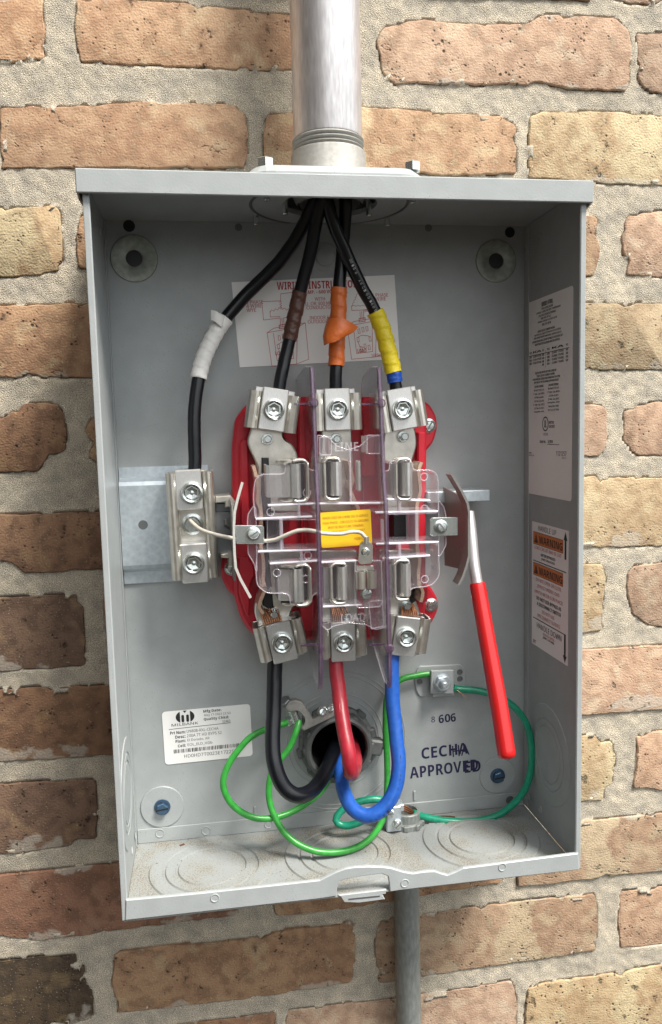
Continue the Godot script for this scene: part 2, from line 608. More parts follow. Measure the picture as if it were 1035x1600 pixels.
# Each brick: kind of clay, then its outline on the wall in tenths of a millimetre.
func brick_list() -> Array:
	return [
		["tan", [-2943, 3972, -2005, 4011, -2004, 3726, -2013, 3575, -2458, 3539, -2977, 3521]],
		["tan", [-1764, 4011, -1400, 4021, -983, 4021, -463, 3990, -124, 3980, -89, 3816, -115, 3583, -574, 3574, -955, 3576, -1422, 3570, -1779, 3577, -1790, 3780]],
		["pink", [521, 3929, 828, 4001, 1137, 3983, 1664, 4004, 1825, 4080, 2424, 4091, 2553, 3990, 2579, 3745, 2543, 3535, 2265, 3524, 1935, 3546, 1827, 3566, 1558, 3546, 591, 3518, 505, 3600, 464, 3833]],
		["pink", [2625, 3993, 3214, 4012, 3795, 4024, 3812, 3542, 2741, 3518, 2642, 3648]],
		["tan", [-2346, 3234, -1668, 3272, -1295, 3317, -966, 3310, -631, 3308, -557, 3218, -555, 3008, -580, 2857, -1459, 2835, -2373, 2813]],
		["banded", [-415, 3246, -243, 3266, 323, 3333, 923, 3315, 1504, 3301, 1590, 3235, 1590, 2860, 1023, 2837, 297, 2849, -428, 2860, -434, 3105]],
		["cream", [1708, 3317, 1828, 3351, 2462, 3368, 2886, 3352, 3819, 3357, 3841, 2765, 2898, 2798, 2442, 2803, 1693, 2837]],
		["cream", [-3481, 2513, -2391, 2528, -2006, 2548, -1962, 2512, -1966, 2281, -1972, 2094, -2150, 2047, -2423, 2036, -3521, 2022]],
		["orange", [-1830, 2482, -1616, 2490, -1240, 2486, -1259, 2075, -1638, 2078, -1860, 2109, -1857, 2328]],
		["orange", [1449, 2543, 2186, 2539, 2287, 2541, 2324, 2275, 2292, 2119, 2253, 2057, 2180, 2062, 1448, 2089]],
		["pink", [2548, 2509, 2587, 2571, 2902, 2592, 3847, 2586, 3868, 2032, 2914, 2050, 2566, 2069, 2599, 2205, 2535, 2235, 2516, 2380]],
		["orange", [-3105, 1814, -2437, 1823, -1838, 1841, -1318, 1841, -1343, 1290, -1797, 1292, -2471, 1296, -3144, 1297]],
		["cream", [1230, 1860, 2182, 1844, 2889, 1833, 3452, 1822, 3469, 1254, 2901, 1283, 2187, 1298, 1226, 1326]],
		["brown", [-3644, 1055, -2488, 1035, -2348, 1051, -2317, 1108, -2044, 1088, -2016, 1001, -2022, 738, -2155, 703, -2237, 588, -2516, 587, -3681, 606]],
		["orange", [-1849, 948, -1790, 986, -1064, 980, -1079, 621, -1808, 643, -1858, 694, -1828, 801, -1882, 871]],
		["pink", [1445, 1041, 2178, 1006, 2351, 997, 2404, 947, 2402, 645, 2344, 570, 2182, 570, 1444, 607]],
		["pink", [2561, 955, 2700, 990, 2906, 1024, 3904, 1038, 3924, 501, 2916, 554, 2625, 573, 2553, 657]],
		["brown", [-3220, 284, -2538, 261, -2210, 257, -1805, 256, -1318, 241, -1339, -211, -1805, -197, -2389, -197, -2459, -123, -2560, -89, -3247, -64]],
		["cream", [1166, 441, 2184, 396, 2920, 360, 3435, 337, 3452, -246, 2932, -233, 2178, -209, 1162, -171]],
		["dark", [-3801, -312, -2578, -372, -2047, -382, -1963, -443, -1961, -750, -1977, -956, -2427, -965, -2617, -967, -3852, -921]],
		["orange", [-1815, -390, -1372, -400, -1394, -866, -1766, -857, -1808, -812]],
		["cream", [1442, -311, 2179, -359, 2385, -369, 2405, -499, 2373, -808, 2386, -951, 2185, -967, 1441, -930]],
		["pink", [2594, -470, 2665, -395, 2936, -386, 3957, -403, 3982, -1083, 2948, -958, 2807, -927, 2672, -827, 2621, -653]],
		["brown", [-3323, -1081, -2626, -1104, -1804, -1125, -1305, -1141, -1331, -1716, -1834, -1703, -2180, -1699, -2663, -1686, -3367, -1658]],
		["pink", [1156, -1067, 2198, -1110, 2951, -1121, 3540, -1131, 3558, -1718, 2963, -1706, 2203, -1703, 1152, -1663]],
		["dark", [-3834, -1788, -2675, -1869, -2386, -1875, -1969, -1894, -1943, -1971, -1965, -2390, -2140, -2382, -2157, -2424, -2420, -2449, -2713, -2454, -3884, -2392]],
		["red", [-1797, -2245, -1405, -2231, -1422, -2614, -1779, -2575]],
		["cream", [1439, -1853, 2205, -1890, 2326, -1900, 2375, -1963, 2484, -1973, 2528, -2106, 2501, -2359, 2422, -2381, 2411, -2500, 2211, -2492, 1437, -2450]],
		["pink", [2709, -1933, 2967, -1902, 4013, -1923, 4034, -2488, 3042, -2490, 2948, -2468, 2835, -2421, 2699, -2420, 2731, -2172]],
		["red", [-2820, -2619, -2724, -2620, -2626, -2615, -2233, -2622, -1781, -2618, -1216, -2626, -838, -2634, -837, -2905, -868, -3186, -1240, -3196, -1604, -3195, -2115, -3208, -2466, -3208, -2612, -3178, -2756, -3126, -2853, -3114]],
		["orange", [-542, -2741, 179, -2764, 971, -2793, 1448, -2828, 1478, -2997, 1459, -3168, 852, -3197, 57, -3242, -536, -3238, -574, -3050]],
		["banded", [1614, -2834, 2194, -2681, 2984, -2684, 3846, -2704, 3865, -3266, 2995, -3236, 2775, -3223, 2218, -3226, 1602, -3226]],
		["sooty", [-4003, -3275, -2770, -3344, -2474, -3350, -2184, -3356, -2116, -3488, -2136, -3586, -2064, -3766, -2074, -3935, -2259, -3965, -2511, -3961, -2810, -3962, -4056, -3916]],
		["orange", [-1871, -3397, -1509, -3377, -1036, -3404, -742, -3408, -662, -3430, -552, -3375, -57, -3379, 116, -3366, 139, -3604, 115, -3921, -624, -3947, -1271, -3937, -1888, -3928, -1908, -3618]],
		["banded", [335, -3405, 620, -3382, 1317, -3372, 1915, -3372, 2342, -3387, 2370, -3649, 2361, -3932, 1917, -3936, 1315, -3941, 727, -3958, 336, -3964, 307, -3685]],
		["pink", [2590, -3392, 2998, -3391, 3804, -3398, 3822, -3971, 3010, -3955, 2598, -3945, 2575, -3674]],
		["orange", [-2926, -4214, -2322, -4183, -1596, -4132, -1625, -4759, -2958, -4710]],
		["brown", [-1516, -4104, -1118, -4110, -575, -4114, -578, -4571, -597, -4809, -1530, -4775]],
		["pink", [-465, -4112, -75, -4121, 493, -4142, 959, -4135, 1554, -4121, 1602, -4288, 1590, -4785, 1553, -4906, 482, -4861, -486, -4827, -509, -4462]],
		["cream", [1699, -4215, 1857, -4175, 2413, -4177, 3014, -4158, 4095, -4174, 4122, -4910, 3029, -4877, 1700, -4865, 1675, -4548]],
		["pink", [2560, 4210, 2839, 4220, 3495, 4245, 3476, 4825, 2414, 4764, 2422, 4227]],
		["orange", [779, 4166, 1558, 4199, 2230, 4216, 2241, 4720, 785, 4639]],
		["tan", [-1073, 4110, -459, 4108, 525, 4162, 533, 4613, -1148, 4503]],
		["tan", [-2466, 4067, -1848, 4093, -1235, 4110, -1211, 4517, -2440, 4444]],
	]


const CLAY := {
	"tan": [[0.50, 0.31, 0.185], [0.40, 0.22, 0.125], [0.58, 0.46, 0.28], 0.30, 0.50],
	"pink": [[0.50, 0.33, 0.225], [0.39, 0.235, 0.155], [0.58, 0.48, 0.33], 0.40, 0.55],
	"orange": [[0.45, 0.27, 0.155], [0.32, 0.175, 0.10], [0.55, 0.43, 0.25], 0.40, 0.55],
	"cream": [[0.50, 0.37, 0.225], [0.40, 0.265, 0.15], [0.62, 0.53, 0.32], 0.80, 0.75],
	"banded": [[0.46, 0.30, 0.19], [0.36, 0.215, 0.13], [0.57, 0.46, 0.28], 0.65, 0.50],
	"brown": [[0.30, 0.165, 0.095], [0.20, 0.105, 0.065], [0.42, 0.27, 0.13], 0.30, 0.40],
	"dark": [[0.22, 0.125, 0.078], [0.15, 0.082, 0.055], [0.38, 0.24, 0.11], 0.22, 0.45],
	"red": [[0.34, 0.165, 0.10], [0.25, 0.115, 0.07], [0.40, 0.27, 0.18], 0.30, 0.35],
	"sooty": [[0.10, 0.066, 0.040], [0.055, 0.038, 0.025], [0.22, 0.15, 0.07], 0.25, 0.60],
}


func noise_bytes(seed_: int, freq: float, octaves: int, kind := FastNoiseLite.TYPE_SIMPLEX_SMOOTH) -> PackedByteArray:
	var n := FastNoiseLite.new()
	n.seed = seed_
	n.frequency = freq
	n.fractal_octaves = octaves
	n.noise_type = kind
	if kind == FastNoiseLite.TYPE_CELLULAR:
		n.cellular_return_type = FastNoiseLite.RETURN_DISTANCE
		n.fractal_type = FastNoiseLite.FRACTAL_NONE
	return n.get_seamless_image(512, 512).get_data()


# One sheet of clay per brick, all on one picture: tone, firing bands, lime bloom, cinders and pits; beside it the relief of the same pits.
func brick_material(bricks: Array) -> StandardMaterial3D:
	var rows := int(ceil(bricks.size() / float(COLUMNS)))
	var w := CELL_W * COLUMNS
	var h := CELL_H * rows
	var rgb := PackedByteArray()
	rgb.resize(w * h * 3)
	var high := PackedByteArray()
	high.resize(w * h)
	var broad := noise_bytes(1, 0.009, 3)
	var mid := noise_bytes(2, 0.035, 4)
	var sand := noise_bytes(3, 0.33, 2)
	var pits := noise_bytes(4, 0.075, 1, FastNoiseLite.TYPE_CELLULAR)
	var where := noise_bytes(5, 0.02, 2)
	var tone := PackedByteArray()
	tone.resize(256)
	for i in 256:
		tone[i] = int(clampf(255.0 * Color(i / 255.0, 0, 0).linear_to_srgb().r, 0, 255))
	var rng := RandomNumberGenerator.new()
	rng.seed = 11
	for k in bricks.size():
		var c: Array = CLAY[bricks[k][0]]
		var lift := rng.randf_range(0.84, 1.12)
		var dull := rng.randf_range(0.04, 0.22)
		lift = lift * 1.02
		var a := Vector3(c[0][0], c[0][1] * 1.01, c[0][2] * 0.97) * lift
		var b := Vector3(c[1][0], c[1][1] * 1.01, c[1][2] * 0.97) * lift
		var e := Vector3(c[2][0], c[2][1], c[2][2]) * lift
		var bloom: float = c[3]
		var grit: float = c[4] * rng.randf_range(0.3, 1.5)
		var oy := rng.randi() % 512
		var ox := rng.randi() % 512
		var band := rng.randf_range(70, 260)
		var band_w := rng.randf_range(22, 50) if bloom > 0.5 else 0.0
		var edge := rng.randf_range(110, 300)
		for y in CELL_H:
			var yo := ((y + oy) % 512) * 512
			var at := ((k / COLUMNS) * CELL_H + y) * w + (k % COLUMNS) * CELL_W
			for x in CELL_W:
				var xo := (x + ox) % 512
				var n1 := broad[yo + xo] / 255.0
				var n2 := mid[yo + xo] / 255.0
				var n3 := sand[yo + xo] / 255.0
				var bend := (n1 - 0.5) * 60.0 + (n2 - 0.5) * 16.0
				var drag := sand[yo + (x * 2 / 7 + ox) % 512] / 255.0
				var t := clampf((n1 * 0.5 + n2 * 0.8 + drag * 0.25 - 0.52) * 2.2, 0.0, 1.0)
				if x + bend > edge:
					t = clampf(t + 0.22, 0.0, 1.0)
				var col := a.lerp(b, t)
				var d := absf(x + bend - band)
				var g := clampf((band_w - d) / 10.0, 0.0, 1.0) * 0.7
				g = maxf(g, clampf((where[yo + xo] / 255.0 - 0.72 + bloom * 0.16) * 6.0, 0.0, 1.0) * (0.25 + 0.4 * n2))
				g = maxf(g, clampf((n2 - 0.72) * 8.0, 0.0, 1.0) * bloom * 0.8)
				col = col.lerp(e, g * clampf(0.35 + n3, 0.0, 1.0))
				col *= 0.72 + 0.40 * n3 + 0.16 * drag
				var hgt := 0.70 + 0.16 * (n2 - 0.5) + 0.24 * (n3 - 0.5) + 0.14 * (drag - 0.5)
				var grey := (col.x + col.y + col.z) * 0.333
				col = col.lerp(Vector3(grey, grey, grey * 0.92), dull)
				col *= 1.0 - 0.30 * clampf((n2 - 0.50) * 3.2, 0.0, 1.0) * clampf(n3 * 1.6 - 0.2, 0.0, 1.0)
				# lime mortar left on the face along the joints, in ragged patches
				var rim := float(mini(y, 98 - y))
				var smear := clampf((n1 + n2 * 0.6 - 0.84 - maxf(rim, 0.0) * 0.035) * 7.0, 0.0, 1.0)
				col = col.lerp(Vector3(0.56, 0.52, 0.44) * (0.75 + 0.4 * n3), smear * 0.5)
				var p := pits[yo + xo] / 255.0
				var q := where[(yo + xo + 70000) % 262144] / 255.0
				var hole := clampf((0.035 + 0.26 * (q - 0.66 + 0.32 * grit) * (0.4 + n2) - p + 0.10 * (n3 - 0.5)) * 18.0, 0.0, 1.0)
				var scar := broad[(yo + (x * 3 + ox) % 512 + 31000) % 262144] / 255.0
				hole = maxf(hole, clampf((scar * 0.55 + n2 * 0.6 - 0.90 + 0.06 * grit) * 14.0, 0.0, 1.0) * clampf(n3 * 2.2 - 0.4, 0.0, 1.0))
				var crack := absf(broad[(yo * 3 + xo * 2 + 9000) % 262144] / 255.0 - 0.5)
				if crack < 0.006 and q > 0.62:
					hole = maxf(hole, 0.6)
				if hole > 0.0:
					col = col.lerp(col * 0.22, hole)
					hgt -= 0.5 * hole
				elif n3 > 0.83 and n2 > 0.5:
					col = col.lerp(Vector3(0.6, 0.5, 0.36), 0.5)
				var i := (at + x) * 3
				rgb[i] = tone[clampi(int(col.x * 255.0), 0, 255)]
				rgb[i + 1] = tone[clampi(int(col.y * 255.0), 0, 255)]
				rgb[i + 2] = tone[clampi(int(col.z * 255.0), 0, 255)]
				high[at + x] = int(clampf(hgt, 0.0, 1.0) * 255.0)
	var o := mat("brick", Color.WHITE, 0.92)
	o.albedo_texture = ImageTexture.create_from_image(Image.create_from_data(w, h, false, Image.FORMAT_RGB8, rgb))
	relief(o, ImageTexture.create_from_image(Image.create_from_data(w, h, false, Image.FORMAT_L8, high)), 0.18)
	return o


func mortar_material() -> StandardMaterial3D:
	var side := 1024
	var sand := FastNoiseLite.new()
	sand.seed = 81; sand.frequency = 0.16; sand.fractal_octaves = 3
	var patch := FastNoiseLite.new()
	patch.seed = 82; patch.frequency = 0.008; patch.fractal_octaves = 5
	var a := sand.get_seamless_image(side, side).get_data()
	var b := patch.get_seamless_image(side, side).get_data()
	var rgb := PackedByteArray()
	rgb.resize(side * side * 3)
	for i in side * side:
		var n := a[i] / 255.0
		var p := b[i] / 255.0
		var v := (0.83 + 0.22 * (p - 0.5)) * (0.70 + 0.56 * n)
		if n > 0.80:
			v *= 1.18
		elif n < 0.17:
			v *= 0.5
		rgb[i * 3] = clampi(int(v * 213.0), 0, 255)
		rgb[i * 3 + 1] = clampi(int(v * (205.0 - 4.0 * p)), 0, 255)
		rgb[i * 3 + 2] = clampi(int(v * (189.0 - 10.0 * p)), 0, 255)
	var o := mat("mortar", Color.WHITE, 0.96)
	grain(o, ImageTexture.create_from_image(Image.create_from_data(side, side, false, Image.FORMAT_RGB8, rgb)), Vector3(5.2, 5.2, 5.2))
	relief(o, ImageTexture.create_from_image(Image.create_from_data(side, side, false, Image.FORMAT_L8, a)), 0.065)
	return o


func worn_outline(raw: Array, rough: FastNoiseLite) -> PackedVector2Array:
	var p := PackedVector2Array()
	for i in range(0, raw.size(), 2):
		p.append(Vector2(raw[i], raw[i + 1]) * 1e-4)
	p = round_corners(p, 0.0016, 1)
	var mid := Vector2.ZERO
	for q in p:
		mid += q / p.size()
	var out := PackedVector2Array()
	for i in p.size():
		var a := p[i]
		var b := p[(i + 1) % p.size()]
		var n := maxi(1, int(a.distance_to(b) / 0.0035))
		for k in n:
			var q := a.lerp(b, float(k) / n)
			out.append(q + Vector2(rough.get_noise_2d(q.x, q.y), rough.get_noise_2d(q.x + 3.0, q.y)) * 0.0014 + (mid - q).normalized() * maxf(0.0, rough.get_noise_2d(q.x * 0.55 + 9.0, q.y * 0.55) - 0.26) * 0.013)
	return out


func brick_mesh(poly: PackedVector2Array, cell: int, rows: int, face: float, tilt: Vector2) -> SurfaceTool:
	var st := begin()
	var lo := poly[0]
	var hi := poly[0]
	for p in poly:
		lo = lo.min(p)
		hi = hi.max(p)
	var c := (lo + hi) * 0.5
	var put := func(p: Vector2, z: float) -> void:
		var u := clampf((p.x - lo.x) * PER_METRE + 2.0, 1.0, CELL_W - 2.0) + (cell % COLUMNS) * CELL_W
		var v := clampf((hi.y - p.y) * PER_METRE + 2.0, 1.0, CELL_H - 2.0) + (cell / COLUMNS) * CELL_H
		st.set_uv(Vector2(u / (CELL_W * COLUMNS), v / (CELL_H * rows)))
		st.add_vertex(Vector3(p.x, p.y, face + z + (p - c).dot(tilt)))
	var rings := [poly, poly, inset(poly, 0.0003), inset(poly, 0.0009)]
	var depth := [-0.014, -0.0010, -0.0003, 0.0]
	var s := 0.0
	for i in poly.size():
		s += poly[i].cross(poly[(i + 1) % poly.size()])
	st.set_smooth_group(1)
	for r in 3:
		for i in poly.size():
			var j := (i + 1) % poly.size()
			var q := [[rings[r][i], depth[r]], [rings[r][j], depth[r]], [rings[r + 1][j], depth[r + 1]], [rings[r + 1][i], depth[r + 1]]]
			for t in ([0, 2, 1, 0, 3, 2] if s > 0.0 else [0, 1, 2, 0, 2, 3]):
				put.call(q[t][0], q[t][1])
	var idx := Geometry2D.triangulate_polygon(rings[3])
	for t in range(0, idx.size(), 3):
		var a: Vector2 = rings[3][idx[t]]
		var b: Vector2 = rings[3][idx[t + 1]]
		var d: Vector2 = rings[3][idx[t + 2]]
		var order := [a, b, d] if (b - a).cross(d - a) < 0.0 else [a, d, b]
		for p in order:
			put.call(p, 0.0)
	return st


func build_wall() -> void:
	var wall := thing("brick_wall", "weathered tan and brown common brick wall with wide sandy mortar joints", "wall", Vector3(0, -0.51, -0.02))
	var bricks := brick_list()
	var rows := int(ceil(bricks.size() / float(COLUMNS)))
	var bm := brick_material(bricks)
	var mm := mortar_material()
	var rough := FastNoiseLite.new()
	rough.seed = 5; rough.frequency = 60.0; rough.fractal_octaves = 4
	var rng := RandomNumberGenerator.new()
	rng.seed = 3
	var outlines := []
	for k in bricks.size():
		var poly := worn_outline(bricks[k][1], rough)
		outlines.append(poly)
		var tilt := Vector2(rng.randf_range(-0.006, 0.006), rng.randf_range(-0.02, 0.02))
		mk("brick", brick_mesh(poly, k, rows, -0.006 + rng.randf_range(-0.0007, 0.0010), tilt), bm, wall)
	# mortar: a rough sheet that sinks under every brick and smears over some of their edges
	var step := 0.0022
	var nx := int((FRAME_RIGHT - FRAME_LEFT) / step) + 1
	var ny := int((FRAME_TOP - FRAME_LOW) / step) + 1
	var z := PackedFloat32Array()
	z.resize(nx * ny)
	var low := FastNoiseLite.new()
	low.seed = 6; low.frequency = 18.0; low.fractal_octaves = 3
	var fine := FastNoiseLite.new()
	fine.seed = 7; fine.frequency = 120.0; fine.fractal_octaves = 2
	for j in ny:
		for i in nx:
			var x := FRAME_LEFT + i * step
			var y := FRAME_LOW + j * step
			z[j * nx + i] = -0.0073 + 0.0009 * low.get_noise_2d(x, y) + 0.0007 * fine.get_noise_2d(x, y)
			if Vector2(x, y).distance_to(Vector2(0.0, -0.168)) < 0.03:
				z[j * nx + i] = -0.09
	for poly in outlines:
		var core := inset(poly, 0.0009)
		var deep_in := inset(poly, 0.0050)
		var lo: Vector2 = poly[0]
		var hi: Vector2 = poly[0]
		for p in poly:
			lo = lo.min(p)
			hi = hi.max(p)
		for j in range(maxi(0, int((lo.y - FRAME_LOW) / step)), mini(ny, int((hi.y - FRAME_LOW) / step) + 2)):
			for i in range(maxi(0, int((lo.x - FRAME_LEFT) / step)), mini(nx, int((hi.x - FRAME_LEFT) / step) + 2)):
				if Geometry2D.is_point_in_polygon(Vector2(FRAME_LEFT + i * step, FRAME_LOW + j * step), core):
					var at := Vector2(FRAME_LEFT + i * step, FRAME_LOW + j * step)
					if not Geometry2D.is_point_in_polygon(at, deep_in) and low.get_noise_2d(at.x * 1.3 + 4.0, at.y * 1.3) + 0.25 * fine.get_noise_2d(at.x, at.y) > 0.36:
						z[j * nx + i] = -0.0056 + 0.0006 * fine.get_noise_2d(at.x, at.y)
					else:
						z[j * nx + i] = -0.0135
	var pos := PackedVector3Array()
	var nor := PackedVector3Array()
	var idx := PackedInt32Array()
	for j in ny:
		for i in nx:
			pos.append(Vector3(FRAME_LEFT + i * step, FRAME_LOW + j * step, z[j * nx + i]))
			var dx := z[j * nx + mini(i + 1, nx - 1)] - z[j * nx + maxi(i - 1, 0)]
			var dy := z[mini(j + 1, ny - 1) * nx + i] - z[maxi(j - 1, 0) * nx + i]
			nor.append(Vector3(-dx, -dy, 2.0 * step).normalized())
	for j in ny - 1:
		for i in nx - 1:
			var a := j * nx + i
			idx.append_array(PackedInt32Array([a, a + nx, a + nx + 1, a, a + nx + 1, a + 1]))
	var arr := []
	arr.resize(Mesh.ARRAY_MAX)
	arr[Mesh.ARRAY_VERTEX] = pos
	arr[Mesh.ARRAY_NORMAL] = nor
	arr[Mesh.ARRAY_INDEX] = idx
	var am := ArrayMesh.new()
	am.add_surface_from_arrays(Mesh.PRIMITIVE_TRIANGLES, arr)
	mk("mortar", am, mm, wall)
	# the wall goes on a little beyond what the camera frames
	var backing := begin()
	for r in [[Vector3(-0.9, -1.0, 0), Vector3(FRAME_LEFT, 1.0, 0)], [Vector3(FRAME_RIGHT, -1.0, 0), Vector3(0.95, 1.0, 0)], [Vector3(FRAME_LEFT, FRAME_TOP, 0), Vector3(FRAME_RIGHT, 1.0, 0)], [Vector3(FRAME_LEFT, -1.0, 0), Vector3(FRAME_RIGHT, FRAME_LOW, 0)]]:
		box_between(backing, r[0] + Vector3(0, 0, -0.05), r[1] + Vector3(0, 0, -0.0085), 0.0)
	mk("mortar_backing", backing, mm, wall)
	var out := begin()
	for row in 28:
		var y := -0.97 + row * 0.0705
		for col in 10:
			var x := -0.88 + col * 0.214 + (0.107 if row % 2 else 0.0)
			if x + 0.2 > 0.93:
				continue
			var x1 := x + 0.2
			if y + 0.055 > FRAME_LOW and y < FRAME_TOP:
				if x < 0.0:
					x1 = minf(x1, -0.375)
				else:
					x = maxf(x, 0.375)
			if x1 - x < 0.04:
				continue
			var q := [x * 1e4, y * 1e4, x1 * 1e4, y * 1e4, x1 * 1e4, (y + 0.055) * 1e4, x * 1e4, (y + 0.055) * 1e4]
			var part := brick_mesh(worn_outline(q, rough), rng.randi() % bricks.size(), rows, -0.006, Vector2.ZERO)
			part.generate_normals()
			out.append_from(part.commit(), 0, Transform3D())
	var rest := MeshInstance3D.new()
	rest.name = "brick"
	rest.mesh = out.commit()
	rest.material_override = bm
	rest.position = -wall.position
	rest.set_meta("kind", "stuff")
	wall.add_child(rest, true)


# Added unseen timber fence, placed at left only to darken the inner right wall.
func build_added_fence() -> void:
	var o := mat("added_fence_wood", lin(0.065, 0.046, 0.032), 0.85)
	grain(o, noise_tex(0.03, 66, 256, 4, FastNoiseLite.TYPE_SIMPLEX_SMOOTH, Color(0.6, 0.6, 0.6), Color(1, 1, 1)), Vector3(3, 0.4, 3))
	var f := thing("added_shade_fence", "added unseen dark timber fence that dims the light from the left", "fence", Vector3(-0.62, -1.6, 0.0))
	for k in 16:
		var st := begin()
		bx(st, Vector3(-0.62 + 0.004 * (k % 2), 0.2, 0.085 + k * 0.152), Vector3(0.022, 3.6, 0.146), 0.003)
		mk("board", st, o, f)


# ---------------------------------------------------------------- enclosure

func ring_grooves(st: SurfaceTool, at: Vector3, axis: Vector3, radii: Array, w := 0.0014, high := 0.0012) -> void:
	var prof := PackedVector2Array()
	for k in radii.size():
		var r: float = radii[k]
		prof.append(Vector2(r + w * 0.5, 0.00005) if k == 0 else Vector2(r + w, high))
		if k > 0:
			prof.append(Vector2(r + w * 0.4, 0.0001))
		prof.append(Vector2(r - w * 0.4, 0.0001))
		prof.append(Vector2(r - w, high))
	prof.append(Vector2(0, high))
	lathe(st, at, axis, prof, 64)


func spot(st: SurfaceTool, at: Vector3, axis: Vector3, r := 0.0032) -> void:
	lathe(st, at, axis, PackedVector2Array([Vector2(r + 0.0005, 0.0), Vector2(r + 0.0002, 0.0005), Vector2(r - 0.0003, 0.0004), Vector2(r * 0.8, 0.0001), Vector2(0, 0.0002)]), 18)


func build_enclosure() -> void:
	var paint: Material = m.paint
	var box := thing("meter_enclosure", "open grey painted steel meter enclosure fixed to the brick wall", "meter box", Vector3(0, -HALF_H, -0.003))
	# back panel with the opening for the rear conduit
	var st := begin()
	var hole := Vector2(0.0, -0.172)
	plate_with_hole(st, Rect2(-0.1645, -0.2437, 0.329, 0.4874), hole, 0.0255, -0.0025, 0.0)
	var back := mk("back_panel", st, paint, box)
	st = begin()
	for r in [0.0365, 0.0405, 0.0555, 0.0590]:
		lathe(st, Vector3(hole.x, hole.y, 0), Vector3(0, 0, 1), PackedVector2Array([Vector2(r + 0.0007, 0.00002), Vector2(r + 0.0003, 0.00035), Vector2(r - 0.0003, 0.00035), Vector2(r - 0.0007, 0.00002)]), 72)
	mk("knockout", st, paint, back)
	st = begin()
	bx(st, Vector3(0, -0.2376, 0.0007), Vector3(0.327, 0.0118, 0.0013), 0.0003)
	mk("floor_flange", st, paint, back)
	for p in [Vector3(-0.1458, -0.2362, 0.0014), Vector3(-0.1091, -0.2379, 0.0014), Vector3(-0.0579, -0.2378, 0.0014), Vector3(0.1508, -0.2375, 0.0014)]:
		st = begin()
		spot(st, p, Vector3(0, 0, 1))
		mk("spot_weld", st, m.dark_zinc if p.x > 0.1 else paint, back)
	for p in [Vector3(-0.0652, 0.24, 0), Vector3(0.0843, 0.2415, 0)]:
		st = begin()
		spot(st, p, Vector3(0, 0, 1), 0.0024)
		mk("spot_weld", st, m.dark_zinc, back)
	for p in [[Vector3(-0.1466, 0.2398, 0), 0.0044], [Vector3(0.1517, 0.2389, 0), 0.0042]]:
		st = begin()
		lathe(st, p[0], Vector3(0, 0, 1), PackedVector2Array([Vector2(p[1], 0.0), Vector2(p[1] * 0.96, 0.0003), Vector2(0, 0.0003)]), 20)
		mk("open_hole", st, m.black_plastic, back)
	st = begin()  # large round pressed boss behind the cables
	lathe(st, Vector3(0.0008, 0.2182, 0), Vector3(0, 0, 1), PackedVector2Array([Vector2(0.0115, 0), Vector2(0.0105, 0.0008), Vector2(0.0075, 0.0010), Vector2(0.0068, 0.0030), Vector2(0.0035, 0.0036), Vector2(0, 0.0036)]), 28)
	mk("pressed_boss", st, paint, back)
	for p in [Vector3(-0.0685, -0.2261, 0.0005), Vector3(0.0664, -0.2256, 0.0005)]:
		st = begin()
		bx(st, p, Vector3(0.0022, 0.0085, 0.0012), 0.0004)
		mk("pressed_rib", st, paint, back)
	# ink stamps on the paint
	var flat := Transform3D(Basis(), Vector3.ZERO)
	var lean := 0.035
	var c := Vector3(0.0933, -0.1887, 0)
	letters(back, "CECHA", flat, Vector2(c.x, c.y), 0.0405, 0.0098, m.ink_stamp, true, 0.0002, lean, "stamped_lettering")
	c = Vector3(0.1079, -0.19, 0)
	letters(back, "HA", flat, Vector2(c.x - 0.0004, c.y + 0.0005), 0.0150, 0.0098, m.ink_stamp, false, 0.00025, lean + 0.03, "stamped_lettering")
	c = Vector3(0.0926, -0.2045, 0)
	letters(back, "APPROVED", flat, Vector2(c.x, c.y), 0.0600, 0.0098, m.ink_stamp, true, 0.0002, lean, "stamped_lettering")
	c = Vector3(0.1181, -0.2051, 0)
	letters(back, "ED", flat, Vector2(c.x - 0.0003, c.y + 0.0003), 0.0142, 0.0100, m.ink_stamp, true, 0.00025, lean, "stamped_lettering")
	c = Vector3(0.0958, -0.1603, 0)
	letters(back, "606", flat, Vector2(c.x, c.y), 0.0150, 0.0073, m.ink_stamp, true, 0.0002, lean, "stamped_lettering")
	c = Vector3(0.0835, -0.1604, 0)
	letters(back, "8", flat, Vector2(c.x, c.y), 0.0032, 0.0050, m.ink_stamp, false, 0.0002, lean, "stamped_lettering")

	# side walls with folded front hems
	for s in [-1.0, 1.0]:
		st = begin()
		bx(st, Vector3(s * 0.1651, 0, 0.0502), Vector3(0.0012, 0.4874, 0.1065), 0.0003)
		bx(st, Vector3(s * 0.1636, 0, 0.1022), Vector3(0.0042, 0.4874, 0.0026), 0.0007)
		var wall := mk("side_wall", st, paint, box)
		st = begin()
		if s > 0:
			bx(st, Vector3(0.1641, 0.0, 0.0052), Vector3(0.0008, 0.484, 0.0085), 0.0003)
		else:
			bx(st, Vector3(-0.1641, 0.0, 0.0042), Vector3(0.0008, 0.484, 0.0065), 0.0003)
		mk("corner_flange", st, paint, wall)
		st = begin()
		ring_grooves(st, Vector3(s * 0.1645, -0.178, 0.049), Vector3(-s, 0, 0), [0.0405, 0.0285, 0.0225], 0.0010, 0.0008)
		mk("knockout", st, paint, wall)
		for p in [Vector3(s * 0.1637, -0.2315, 0.012), Vector3(s * 0.1645, -0.2315, 0.034), Vector3(s * 0.1645, 0.229, 0.03), Vector3(s * 0.1637, 0.225, 0.006)]:
			st = begin()
			spot(st, p, Vector3(-s, 0, 0), 0.0026)
			mk("spot_weld", st, paint, wall)
	# floor with three knockouts
	st = begin()
